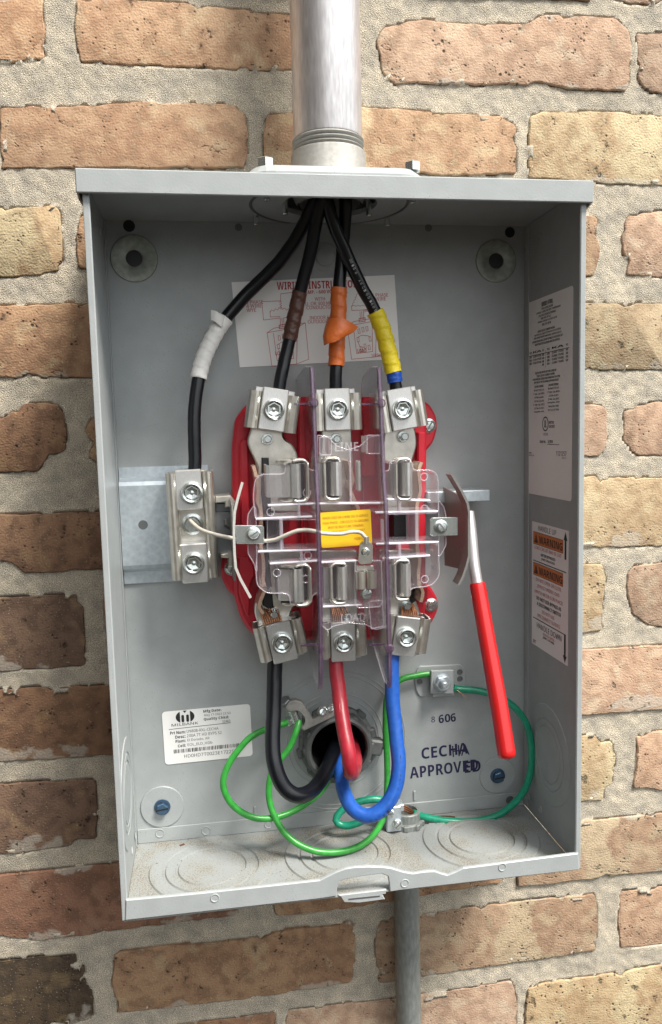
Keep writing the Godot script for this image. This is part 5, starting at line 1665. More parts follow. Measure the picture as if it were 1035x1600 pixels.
	for e in [[Vector3(-0.0474, 0.0243, 0.0835), Vector3(-0.0481, 0.002, 0.0835), 0.0026, 0.026], [Vector3(0.0492, 0.0244, 0.0835), Vector3(0.0489, 0.0024, 0.0835), 0.0026, 0.026], [Vector3(-0.0346, 0.0394, 0.084), Vector3(-0.035, 0.0252, 0.084), 0.0018, 0.006], [Vector3(0.0371, 0.0363, 0.084), Vector3(0.0369, 0.0259, 0.084), 0.0018, 0.006], [Vector3(0.0023, 0.0706, 0.083), Vector3(0.0014, 0.0335, 0.083), 0.0012, 0.003], [Vector3(-0.034, 0.002, 0.085), Vector3(-0.0343, -0.0088, 0.085), 0.0020, 0.006], [Vector3(0.0363, 0.0032, 0.085), Vector3(0.0362, -0.0078, 0.085), 0.0020, 0.006], [Vector3(0.0244, 0.0209, 0.084), Vector3(0.0241, 0.0055, 0.084), 0.0022, 0.004], [Vector3(-0.022, 0.0229, 0.084), Vector3(-0.0225, 0.0058, 0.084), 0.0022, 0.004]]:
		clear_post(s, e[0], e[1], e[2], e[3])
	for p in [Vector3(-0.0542, 0.0294, 0.082), Vector3(-0.0292, -0.0023, 0.082), Vector3(-0.0511, -0.0134, 0.082), Vector3(0.0555, 0.05, 0.082), Vector3(0.0557, 0.0272, 0.082), Vector3(0.0551, -0.0237, 0.082), Vector3(-0.0285, 0.0417, 0.082), Vector3(-0.031, -0.019, 0.082)]:
		var st := begin()
		var c := outline3(rounded(0.0052, 0.0052, 0.0026, 5), 0.0)
		for i in c.size():
			c[i] += p
		tube(st, c, 0.0004, 6, false)
		mk("moulded_ring", st, m.frosted_edge, s)

	# yellow notice stuck to the middle panel
	var at := Vector3(-0.0014, 0.0154, 0.0815)
	var y := thing("delta_service_sticker", "small yellow sticker of printed instructions in the middle of the clear cover", "sticker", at)
	var yf := Transform3D(Basis(Vector3(0, 0, 1), 0.03), Vector3.ZERO)
	sheet(y, rounded(0.0362, 0.0250, 0.0014), yf, m.label_yellow, "paper", 0.0004)
	for e in [["WHEN USED ON 4 WIRE DELTA SERVICE", 0.50, 0.16, 0.90], ["HIGH PHASE - 208 VOLTS TO GROUND", 0.50, 0.30, 0.90], ["MUST BE RIGHT LINE TERMINAL", 0.50, 0.43, 0.70], ["FACING THE METER SOCKET", 0.5, 0.57, 0.74], ["1029512", 0.74, 0.80, 0.18]]:
		letters(y, e[0], yf, rel_of(0.0362, 0.025, e[1], e[2]), e[3] * 0.0362, 0.0017, m.ink_brown, false, 0.0006)

	# small terminal and twin clip on the lower middle panel
	var k := Vector3(0.0116, -0.001, 0.086)
	var tab := thing("voltage_clip", "small tinned tab with a screw and twin spring clip under the white wire's end", "terminal clip", k)
	var st2 := begin()
	prism(st2, round_corners(PackedVector2Array([Vector2(0.0069, 0.0039), Vector2(0.0088, 0.0065), Vector2(0.0143, 0.0063), Vector2(0.0165, 0.0035), Vector2(0.0163, -0.0084), Vector2(0.0145, -0.0096), Vector2(0.0076, -0.0097), Vector2(0.0058, -0.0078)]), 0.0006), 0.0856, 0.0868, 0.0003)
	mk("tab", st2, m.tinned, tab)
	st2 = begin()
	cyl(st2, Vector3(0.0113, 0.0103, 0.0885), Vector3(0.0112, 0.0049, 0.0885), 0.0021, 0.0003, 14)
	mk("crimp_sleeve", st2, m.tinned, tab)
	slot_screw(Vector3(0.011, -0.0008, 0.0868), 0.0030, Vector3(0, 0, 1), 0.8, tab, m.zinc)
	st2 = begin()
	for x in [[Vector3(0.007, -0.0143, 0.089), Vector3(0.0072, -0.0266, 0.089)], [Vector3(0.0148, -0.0143, 0.089), Vector3(0.015, -0.0266, 0.089)]]:
		var arc := PackedVector2Array()
		for i in 11:
			var a := -0.6 + (PI + 1.2) * i / 10.0
			arc.append(Vector2(x[0].x + cos(a) * 0.0032, 0.0880 + sin(a) * 0.0034))
		bent(st2, arc, 0.0007, x[1].y, x[0].y, FROM_ABOVE)
	prism(st2, PackedVector2Array([Vector2(0.0047, -0.0108), Vector2(0.0171, -0.0114), Vector2(0.0175, -0.017), Vector2(0.0046, -0.0163)]), 0.0840, 0.0850, 0.0003)
	mk("twin_clip", st2, m.tinned, tab)
	slot_screw(Vector3(0.0113, -0.0314, 0.0845), 0.0042, Vector3(0, 0, 1), 0.2, tab, m.zinc)


# ---------------------------------------------------------------- bypass mechanism

func build_bypass() -> void:
	# side yokes: sprung plates seen from the edge
	for e in [[PackedVector2Array([Vector2(-0.0731, 0.0508), Vector2(-0.0751, 0.0448), Vector2(-0.077, 0.0387), Vector2(-0.079, 0.031), Vector2(-0.0798, 0.0222), Vector2(-0.0801, 0.0126), Vector2(-0.0801, 0.002), Vector2(-0.0796, -0.0078), Vector2(-0.0768, -0.0155), Vector2(-0.0735, -0.0223), Vector2(-0.0703, -0.0288)]), -0.075, "bent steel yoke strip at the left edge of the clear cover"], [PackedVector2Array([Vector2(0.0739, 0.0516), Vector2(0.0767, 0.0474), Vector2(0.0813, 0.0391), Vector2(0.0855, 0.0303), Vector2(0.0864, 0.0243), Vector2(0.0863, 0.0087), Vector2(0.0862, -0.007), Vector2(0.0842, -0.0148), Vector2(0.0813, -0.0226), Vector2(0.0784, -0.028)]), 0.078, "bent steel yoke plate between the clear cover and the red lever"]]:
		var p: PackedVector2Array = e[0]
		var t := thing("bypass_yoke", e[2], "yoke plate", Vector3(p[5].x, p[5].y, 0.05), "yokes of the bypass mechanism")
		var st := begin()
		bent(st, p, 0.0017, 0.0845 if p[5].x < 0.0 else 0.076, 0.0885)
		mk("wing_strip", st, m.bright_strip if p[5].x < 0.0 else m.dull_steel, t)
		st = begin()
		var x := p[5].x
		prism(st, PackedVector2Array([Vector2(0.028, 0.038), Vector2(0.076, 0.034), Vector2(0.078, 0.026), Vector2(0.078, -0.010), Vector2(0.070, -0.020), Vector2(0.030, -0.024)]), -0.0007, 0.0007, 0.0002, Transform3D(Basis(Vector3(0, 0, 1), Vector3(0, 1, 0), Vector3(-1, 0, 0)), Vector3(x, 0, 0)))
		mk("side_plate", st, m.dull_steel, t)
		var left := x < 0.0
		st = begin()
		var z := 0.0815
		if left:
			prism(st, PackedVector2Array([Vector2(-0.0787, 0.021), Vector2(-0.0602, 0.0202), Vector2(-0.059, 0.0188), Vector2(-0.0593, 0.0072), Vector2(-0.0783, 0.0081)]), z - 0.0014, z, 0.0004)
		else:
			prism(st, PackedVector2Array([Vector2(0.0595, 0.0192), Vector2(0.0614, 0.0205), Vector2(0.0804, 0.0202), Vector2(0.0803, 0.0067), Vector2(0.0613, 0.0071), Vector2(0.0594, 0.0086)]), z - 0.0014, z, 0.0004)
		mk("fixing_tab", st, m.zinc, t)
		slot_screw(Vector3(-0.0666, 0.0147, 0.0816) if left else Vector3(0.0675, 0.0138, 0.0816), 0.0050, Vector3(0.05, 0.05, 1).normalized(), 0.5 if left else -0.9, t, m.zinc)
	# bracket behind the right yoke
	var br := thing("latch_bracket", "galvanised channel bracket sticking out behind the right yoke plate", "bracket", Vector3(0.0992, 0.0321, 0.03))
	var st3 := begin()
	var a := Vector3(0.0718, 0.0327, 0.032)
	var b := Vector3(0.1226, 0.0303, 0.032)
	box_between(st3, Vector3(a.x, b.y - 0.0043, 0.0305), Vector3(b.x, b.y + 0.0043, 0.0320), 0.0005)
	box_between(st3, Vector3(a.x, b.y + 0.0030, 0.0060), Vector3(b.x, b.y + 0.0044, 0.0312), 0.0005)
	box_between(st3, Vector3(b.x - 0.0012, b.y - 0.0040, 0.0180), Vector3(b.x + 0.0004, b.y + 0.0040, 0.0308), 0.0005)
	mk("channel", st3, m.galvanised, br)
	# hook bracket and dark latch on the left
	var hk := thing("latch_bracket", "dark latch in a hooked steel bracket between the neutral lug and red base", "bracket", Vector3(-0.0854, 0.0145, 0.02))
	st3 = begin()
	prism(st3, PackedVector2Array([Vector2(-0.091, 0.038), Vector2(-0.0803, 0.0385), Vector2(-0.0767, 0.0336), Vector2(-0.0768, 0.0298), Vector2(-0.0844, 0.0297), Vector2(-0.0842, 0.0334), Vector2(-0.0912, 0.0332)]), 0.015, 0.040, 0.0008)
	mk("hook", st3, m.tinned, hk)
	st3 = begin()
	prism(st3, PackedVector2Array([Vector2(-0.0889, -0.0056), Vector2(-0.0837, -0.0049), Vector2(-0.0836, -0.0039), Vector2(-0.0779, -0.0042), Vector2(-0.0784, -0.0158), Vector2(-0.0841, -0.0155), Vector2(-0.0838, -0.0087), Vector2(-0.089, -0.008)]), 0.012, 0.036, 0.0008)
	mk("hook", st3, m.tinned, hk)
	st3 = begin()
	prism(st3, PackedVector2Array([Vector2(-0.0916, 0.0324), Vector2(-0.0774, 0.0318), Vector2(-0.0788, -0.007), Vector2(-0.0922, -0.0063)]), 0.004, 0.029, 0.0008)
	prism(st3, PackedVector2Array([Vector2(-0.0919, 0.0265), Vector2(-0.0787, 0.026), Vector2(-0.0793, 0.0082), Vector2(-0.0921, 0.0088)]), 0.028, 0.0335, 0.0006)
	mk("latch", st3, m.dark_zinc, hk)
	st3 = begin()
	hex_bolt(st3, Vector3(-0.0823, 0.0169, 0.0335), Vector3(0.3, 0.3, 1).normalized(), 0.0042, 0.005, 0.4)
	mk("latch_bolt", st3, m.dark_zinc, hk)

	# lever
	var lever := thing("bypass_lever", "steel lever with a long glossy red vinyl grip hanging down at the right", "lever", Vector3(0.0968, -0.0306, 0.075))
	st3 = begin()
	tube(st3, smooth_path(PackedVector3Array([Vector3(0.0967, 0.0206, 0.056), Vector3(0.0972, 0.0075, 0.06), Vector3(0.0975, -0.0168, 0.066), Vector3(0.0988, -0.0375, 0.072)]), 0.004), 0.0043, 18)
	mk("rod", st3, m.conduit_metal, lever)
	st3 = begin()
	var line := smooth_path(PackedVector3Array([Vector3(0.0982, -0.0309, 0.071), Vector3(0.1007, -0.0601, 0.079), Vector3(0.1035, -0.0904, 0.087), Vector3(0.1063, -0.1206, 0.095), Vector3(0.1086, -0.1542, 0.104)]), 0.003)
	tube(st3, line, 0.0068, 26, true, func(t: float, _a: float) -> float:
		var w := lerpf(0.87, 1.0, t)
		if t > 0.955:
			w *= sqrt(maxf(0.0, 1.0 - pow((t - 0.955) / 0.0455, 2.0)))
		if t < 0.012:
			w *= 0.93
		return w)
	mk("grip", st3, m.red_grip, lever)


# ---------------------------------------------------------------- neutral

func build_neutral() -> void:
	var p := thing("neutral_plate", "bluish galvanised steel plate on the left of the back panel", "mounting plate", Vector3(-0.1327, -0.0281, 0.004))
	var st := begin()
	var tl := Vector3(-0.1629, 0.0599, 0.007)
	var br := Vector3(-0.0958, -0.0305, 0.007)
	var prof := PackedVector2Array([Vector2(0.0012, tl.y), Vector2(0.0016, tl.y - 0.0085), Vector2(0.0060, tl.y - 0.0115), Vector2(0.0068, tl.y - 0.014), Vector2(0.0068, br.y + 0.015), Vector2(0.0060, br.y + 0.0125), Vector2(0.0022, br.y + 0.0095), Vector2(0.0016, br.y)])
	var along := Transform3D(Basis(Vector3(0, 0, 1), Vector3(0, 1, 0), Vector3(1, 0, 0)), Vector3.ZERO)
	bent(st, prof, 0.0014, -0.1632, br.x, along)
	mk("plate", st, m.galvanised, p)
	st = begin()
	lathe(st, Vector3(-0.1465, 0.0157, 0.0076), Vector3(0, 0, 1), PackedVector2Array([Vector2(0.0036, 0), Vector2(0.0034, 0.0002), Vector2(0, 0.0001)]), 20)
	mk("open_hole", st, m.dark_zinc, p)

	var c := Vector3(-0.1085, 0.0176, 0.046)
	var o := thing("neutral_lug", "long double aluminium lug on the galvanised plate holding the white-taped cable", "cable lug", c)
	var tilt := Basis(Vector3(0, 0, 1), 0.02)
	st = begin()
	bx(st, c + tilt * Vector3(-0.0010, 0.0265, -0.0110), Vector3(0.0190, 0.0290, 0.0220), 0.0008, tilt)
	mk("body", st, m.aluminium, o)
	st = begin()
	bx(st, c + tilt * Vector3(-0.0002, -0.0275, -0.0110), Vector3(0.0190, 0.0290, 0.0220), 0.0008, tilt)
	mk("body", st, m.aluminium, o)
	st = begin()
	bx(st, c + tilt * Vector3(0, 0, -0.0185), Vector3(0.0260, 0.0800, 0.0050), 0.0004, tilt)
	mk("channel_floor", st, m.tinned, o)
	for s in [-1.0, 1.0]:
		st = begin()
		var rail := PackedVector2Array()
		for i in 9:
			var a := PI * i / 8.0
			rail.append(Vector2(s * (0.0130 + 0.0034 * -cos(a)), -0.0035 + 0.0036 * sin(a)))
		rail.append(Vector2(s * 0.0164, -0.034))
		rail.insert(0, Vector2(s * 0.0098, -0.0160))
		bent(st, rail, 0.0016, -0.0390, 0.0390, Transform3D(tilt * FROM_ABOVE.basis, c))
		mk("side_rail", st, m.tinned, o)
	var frame := Node3D.new()
	frame.free()
	for q in [[Vector3(-0.1079, 0.0419, 0.0462), 0.5], [Vector3(-0.1087, -0.0097, 0.0462), 0.2]]:
		socket_screw(o, q[0] - c, 0.0082, q[1])
	st = begin()
	var scr := Vector3(-0.1087, 0.0173, 0.031)
	hex_bolt(st, scr, Vector3(0, 0, 1), 0.0062, 0.0050, 0.2)
	lathe(st, scr, Vector3(0, 0, 1), PackedVector2Array([Vector2(0.0080, -0.001), Vector2(0.0080, 0.0006), Vector2(0.0060, 0.0010)]), 24)
	mk("bonding_screw", st, m.zinc, o)


# ---------------------------------------------------------------- cables

func part_of(path: PackedVector3Array, t0: float, t1: float) -> PackedVector3Array:
	return path.slice(int(t0 * (path.size() - 1)), int(t1 * (path.size() - 1)) + 1)


func wound(turns: float, seed_: int, jag := 0.11) -> Callable:
	var n := FastNoiseLite.new()
	n.seed = seed_
	n.frequency = 1.2
	return func(t: float, a: float) -> float:
		return 1.0 + jag * fposmod(t * turns + a / TAU, 1.0) + 0.045 * n.get_noise_2d(t * 14.0, sin(a) * 2.0 + cos(a))


func cable(called: String, label: String, path: PackedVector3Array, r: float, mat_: Material, tapes: Array, category := "cable", group := "") -> Node3D:
	var p := smooth_path(path, 0.003)
	var o := thing(called, label, category, p[-1], group)
	var st := begin()
	var lump := FastNoiseLite.new()
	lump.seed = int(absf(path[0].x) * 1e4) + int(path[-1].y * -1e3)
	lump.frequency = 1.0
	for i in range(3, p.size() - 3):
		p[i] += Vector3(lump.get_noise_1d(i * 0.05), lump.get_noise_1d(i * 0.05 + 50.0), 0) * 0.0009
	tube(st, p, r, 20, true, func(t: float, a: float) -> float: return 1.0 + 0.03 * lump.get_noise_2d(t * 18.0, sin(a) * 0.8))
	mk("insulation", st, mat_, o)
	for e in tapes:
		st = begin()
		tube(st, smooth_path(part_of(p, e[1], e[2]), 0.0008), r * e[3], 30, true, wound(e[4], int(e[1] * 100.0)))
		mk("tape", st, e[0], o)
	return o


# Printed characters laid one by one on the side of a cable that faces along "facing".
func print_along(o: Node3D, pts: PackedVector3Array, r: float, words: String, ink: Material, size: float, facing: Vector3) -> void:
	var run := smooth_path(pts, 0.0006)
	for i in words.length():
		if words[i] == " ":
			continue
		var k := int(float(i) / words.length() * (run.size() - 2))
		var d := (run[k + 1] - run[k]).normalized()
		var n := (facing - d * facing.dot(d)).normalized()
		letters(o, words[i], Transform3D(Basis(d, n.cross(d), n), run[k] + n * r * 1.012 - o.position), Vector2.ZERO, size, size * 1.45, ink, false, 0.0, 0.0, "printed_letter")


func build_cables() -> void:
	var above := "black cables coming down from the riser"
	var c0 := cable("service_cable", "black cable wrapped in white tape curving down to the neutral lug", PackedVector3Array([Vector3(-0.0107, 0.2653, 0.052), Vector3(-0.0128, 0.249, 0.054), Vector3(-0.0194, 0.2341, 0.045), Vector3(-0.0317, 0.2154, 0.034), Vector3(-0.0467, 0.2001, 0.028), Vector3(-0.065, 0.1836, 0.024), Vector3(-0.0822, 0.1637, 0.024), Vector3(-0.0938, 0.143, 0.027), Vector3(-0.1007, 0.1205, 0.031), Vector3(-0.1042, 0.0926, 0.034), Vector3(-0.1049, 0.0739, 0.035), Vector3(-0.1058, 0.0528, 0.036)]), 0.0048, m.black_cable, [[m.white_tape, 0.515, 0.715, 1.2, 7.0]], "cable", above)
	var c := cable("service_cable", "black cable with a smooth brown tape band above the left top lug", PackedVector3Array([Vector3(-0.0071, 0.2635, 0.058), Vector3(-0.0097, 0.2457, 0.06), Vector3(-0.013, 0.2303, 0.052), Vector3(-0.0173, 0.2096, 0.045), Vector3(-0.0233, 0.1879, 0.04), Vector3(-0.0289, 0.1677, 0.038), Vector3(-0.0347, 0.1446, 0.038), Vector3(-0.0397, 0.126, 0.04), Vector3(-0.0421, 0.1135, 0.041)]), 0.0047, m.black_cable, [[m.brown_tape, 0.54, 0.775, 1.1, 4.0]], "cable", above)
	var c2 := cable("service_cable", "black cable with loose-ended orange tape above the middle top lug", PackedVector3Array([Vector3(0.0057, 0.2657, 0.052), Vector3(0.0084, 0.2471, 0.053), Vector3(0.0078, 0.2276, 0.046), Vector3(0.0068, 0.2084, 0.041), Vector3(0.0045, 0.188, 0.04), Vector3(0.003, 0.165, 0.04), Vector3(0.0015, 0.1418, 0.04), Vector3(0.0005, 0.1254, 0.041), Vector3(0.0002, 0.1127, 0.041)]), 0.0047, m.black_cable, [[m.orange_tape, 0.53, 0.885, 1.2, 6.0]], "cable", above)
	var c4 := cable("service_cable", "black cable with bright yellow tape over blue above the right top lug", PackedVector3Array([Vector3(-0.0045, 0.2642, 0.056), Vector3(-0.006, 0.2479, 0.06), Vector3(-0.0013, 0.2294, 0.056), Vector3(0.0085, 0.211, 0.05), Vector3(0.0189, 0.1917, 0.045), Vector3(0.0295, 0.174, 0.041), Vector3(0.0366, 0.1578, 0.04), Vector3(0.0415, 0.139, 0.041), Vector3(0.0444, 0.1233, 0.042), Vector3(0.0462, 0.1119, 0.042)]), 0.0047, m.black_cable, [[m.yellow_tape, 0.655, 0.935, 1.28, 5.0], [m.blue_tape, 0.93, 0.965, 1.16, 2.0]], "cable", above)
	# loose orange tail
	var rows := []
	for e in [PackedVector3Array([Vector3(0.0009, 0.1691, 0.03), Vector3(-0.0037, 0.1671, 0.038), Vector3(-0.0047, 0.165, 0.05), Vector3(0.0024, 0.1648, 0.055), Vector3(0.0102, 0.1618, 0.053), Vector3(0.0165, 0.1587, 0.049)]), PackedVector3Array([Vector3(-0.0012, 0.1626, 0.03), Vector3(-0.0066, 0.1599, 0.04), Vector3(-0.0066, 0.1584, 0.052), Vector3(0.0019, 0.1587, 0.057), Vector3(0.0088, 0.1575, 0.055), Vector3(0.0149, 0.1567, 0.05)]), PackedVector3Array([Vector3(-0.0023, 0.156, 0.03), Vector3(-0.0083, 0.1534, 0.041), Vector3(-0.0088, 0.1515, 0.053), Vector3(0.0007, 0.1518, 0.058), Vector3(0.0071, 0.1533, 0.056), Vector3(0.0116, 0.1542, 0.052)]), PackedVector3Array([Vector3(-0.0035, 0.1489, 0.03), Vector3(-0.0074, 0.1465, 0.04), Vector3(-0.0087, 0.1462, 0.052), Vector3(-0.002, 0.1474, 0.057), Vector3(0.0033, 0.1502, 0.056), Vector3(0.0091, 0.1528, 0.053)])]:
		rows.append(smooth_path(e, 0.0025))
	var n := 1000
	for r in rows:
		n = mini(n, r.size())
	var st := begin()
	st.set_smooth_group(1)
	for i in rows.size() - 1:
		for k in n - 1:
			var a: Vector3 = rows[i][int(float(k) / (n - 1) * (rows[i].size() - 1))]
			var b: Vector3 = rows[i][int(float(k + 1) / (n - 1) * (rows[i].size() - 1))]
			var d: Vector3 = rows[i + 1][int(float(k) / (n - 1) * (rows[i + 1].size() - 1))]
			var f: Vector3 = rows[i + 1][int(float(k + 1) / (n - 1) * (rows[i + 1].size() - 1))]
			quad(st, a, b, f, d, (b - a).cross(d - a) * -1.0)
	mk("tape_tail", st, m.orange_tape, c2)

	# small print along the cables
	print_along(c4, PackedVector3Array([Vector3(0.0108, 0.2065, 0.05), Vector3(0.0189, 0.1917, 0.045), Vector3(0.0295, 0.174, 0.041), Vector3(0.0333, 0.1662, 0.0405)]), 0.0047, "00-86 AWG-00-600V", m.ink_cable, 0.0013, Vector3(-0.2, 0.1, 1))
	# the loose end of the white tape, lifted square at the top of the wrap
	var flap := begin()
	flap.set_smooth_group(1)
	var rim0 := smooth_path(PackedVector3Array([Vector3(-0.0761, 0.1728, 0.022), Vector3(-0.0798, 0.1692, 0.031), Vector3(-0.0852, 0.1726, 0.033), Vector3(-0.0902, 0.1738, 0.031)]), 0.0015)
	var rim1 := smooth_path(PackedVector3Array([Vector3(-0.0789, 0.163, 0.022), Vector3(-0.0815, 0.1614, 0.031), Vector3(-0.086, 0.1649, 0.033), Vector3(-0.0891, 0.1665, 0.031)]), 0.0015)
	for k in mini(rim0.size(), rim1.size()) - 1:
		quad(flap, rim0[k], rim0[k + 1], rim1[k + 1], rim1[k], Vector3(0, 0, 1))
	mk("tape_tail", flap, m.white_tape, c0)
	var below := "load cables looping into the rear conduit"
	var strands := func(o: Node3D, at: Vector3, turn: float) -> void:
		var bst := begin()
		var rng := RandomNumberGenerator.new()
		rng.seed = int(at.x * 1e4) + 700
		for i in 9:
			var x := (i - 4.0) * 0.00165
			var top := Vector3(x * 0.72 - 0.002 + rng.randf_range(-0.0006, 0.0006), 0.0105 + rng.randf_range(-0.0015, 0.0012), -0.006)
			var p0 := Vector3(x, -0.006, 0.001)
			var bs := Basis(Vector3(0, 0, 1), turn)
			tube(bst, smooth_path(PackedVector3Array([at + bs * p0, at + bs * Vector3(x * 0.95, 0.003, -0.0005), at + bs * top]), 0.003), 0.00072, 7)
		mk("copper_strands", bst, m.copper, o)
	c = cable("load_cable", "thick black cable looping from its lug into the rear conduit", PackedVector3Array([Vector3(-0.0502, -0.0764, 0.044), Vector3(-0.0519, -0.093, 0.046), Vector3(-0.0542, -0.1181, 0.052), Vector3(-0.0565, -0.1396, 0.06), Vector3(-0.0559, -0.1584, 0.068), Vector3(-0.0506, -0.1732, 0.072), Vector3(-0.0409, -0.1815, 0.072), Vector3(-0.0288, -0.1839, 0.062), Vector3(-0.0175, -0.181, 0.045), Vector3(-0.0067, -0.1756, 0.022), Vector3(-0.0006, -0.176, 0), Vector3(0.0066, -0.1849, -0.035)]), 0.0058, m.black_cable, [], "cable", below)
	strands.call(c, Vector3(-0.0527, -0.0571, 0.046), 0.17)
	c = cable("load_cable", "red cable hanging from the middle bottom lug into the rear conduit", PackedVector3Array([Vector3(-0.0054, -0.0794, 0.044), Vector3(-0.0053, -0.0961, 0.047), Vector3(-0.0048, -0.1156, 0.056), Vector3(-0.0042, -0.1352, 0.07), Vector3(-0.003, -0.1508, 0.08), Vector3(-0.0011, -0.1645, 0.078), Vector3(0.0044, -0.1732, 0.058), Vector3(0.0097, -0.1733, 0.035), Vector3(0.0126, -0.1751, 0.005), Vector3(0.018, -0.1858, -0.035)]), 0.0056, m.red_cable, [], "cable", below)
	strands.call(c, Vector3(-0.0003, -0.0603, 0.046), 0.0)
	print_along(c, PackedVector3Array([Vector3(-0.0045, -0.1277, 0.064), Vector3(-0.0036, -0.1411, 0.074), Vector3(-0.0027, -0.1557, 0.08)]), 0.0056, "A4 - 11 (UL) 90C -", m.ink_black, 0.0019, Vector3(-0.1, 0.1, 1))
	c = cable("load_cable", "bright blue cable looping from the right bottom lug into the rear conduit", PackedVector3Array([Vector3(0.04, -0.0825, 0.044), Vector3(0.0378, -0.0994, 0.046), Vector3(0.0374, -0.126, 0.05), Vector3(0.0381, -0.1492, 0.056), Vector3(0.0378, -0.1695, 0.062), Vector3(0.0341, -0.1861, 0.066), Vector3(0.025, -0.1994, 0.068), Vector3(0.0128, -0.2052, 0.067), Vector3(0.0024, -0.2021, 0.06), Vector3(-0.0019, -0.1934, 0.046), Vector3(-0.0007, -0.1848, 0.028), Vector3(0.004, -0.183, 0.004), Vector3(0.0115, -0.1929, -0.035)]), 0.0056, m.blue_cable, [], "cable", below)
	strands.call(c, Vector3(0.0525, -0.0606, 0.046), -0.16)
	print_along(c, PackedVector3Array([Vector3(0.0379, -0.1628, 0.06), Vector3(0.0354, -0.1816, 0.065), Vector3(0.025, -0.1994, 0.068), Vector3(0.0128, -0.2052, 0.067), Vector3(0.0024, -0.2021, 0.06)]), 0.0056, "600 VOLTS XHHW-2 CU 2/0", m.ink_black, 0.0019, Vector3(0.35, -0.2, 1))

	cable("bonding_wire", "thin white wire from the neutral lug across the clear cover to its clip", PackedVector3Array([Vector3(-0.1102, 0.0216, 0.043), Vector3(-0.1079, 0.0196, 0.047), Vector3(-0.1007, 0.0157, 0.06), Vector3(-0.0911, 0.0136, 0.072), Vector3(-0.0803, 0.0118, 0.079), Vector3(-0.0693, 0.0089, 0.078), Vector3(-0.059, 0.0089, 0.078), Vector3(-0.0517, 0.01, 0.082), Vector3(-0.0443, 0.0132, 0.085), Vector3(-0.0365, 0.0159, 0.0875), Vector3(-0.0277, 0.0156, 0.0882), Vector3(-0.0189, 0.0134, 0.0885), Vector3(-0.0077, 0.0125, 0.0885), Vector3(0.0022, 0.0139, 0.0887), Vector3(0.0081, 0.0127, 0.0888), Vector3(0.0113, 0.0085, 0.0885)]), 0.0014, m.white_wire, [], "wire")


# ---------------------------------------------------------------- grounding

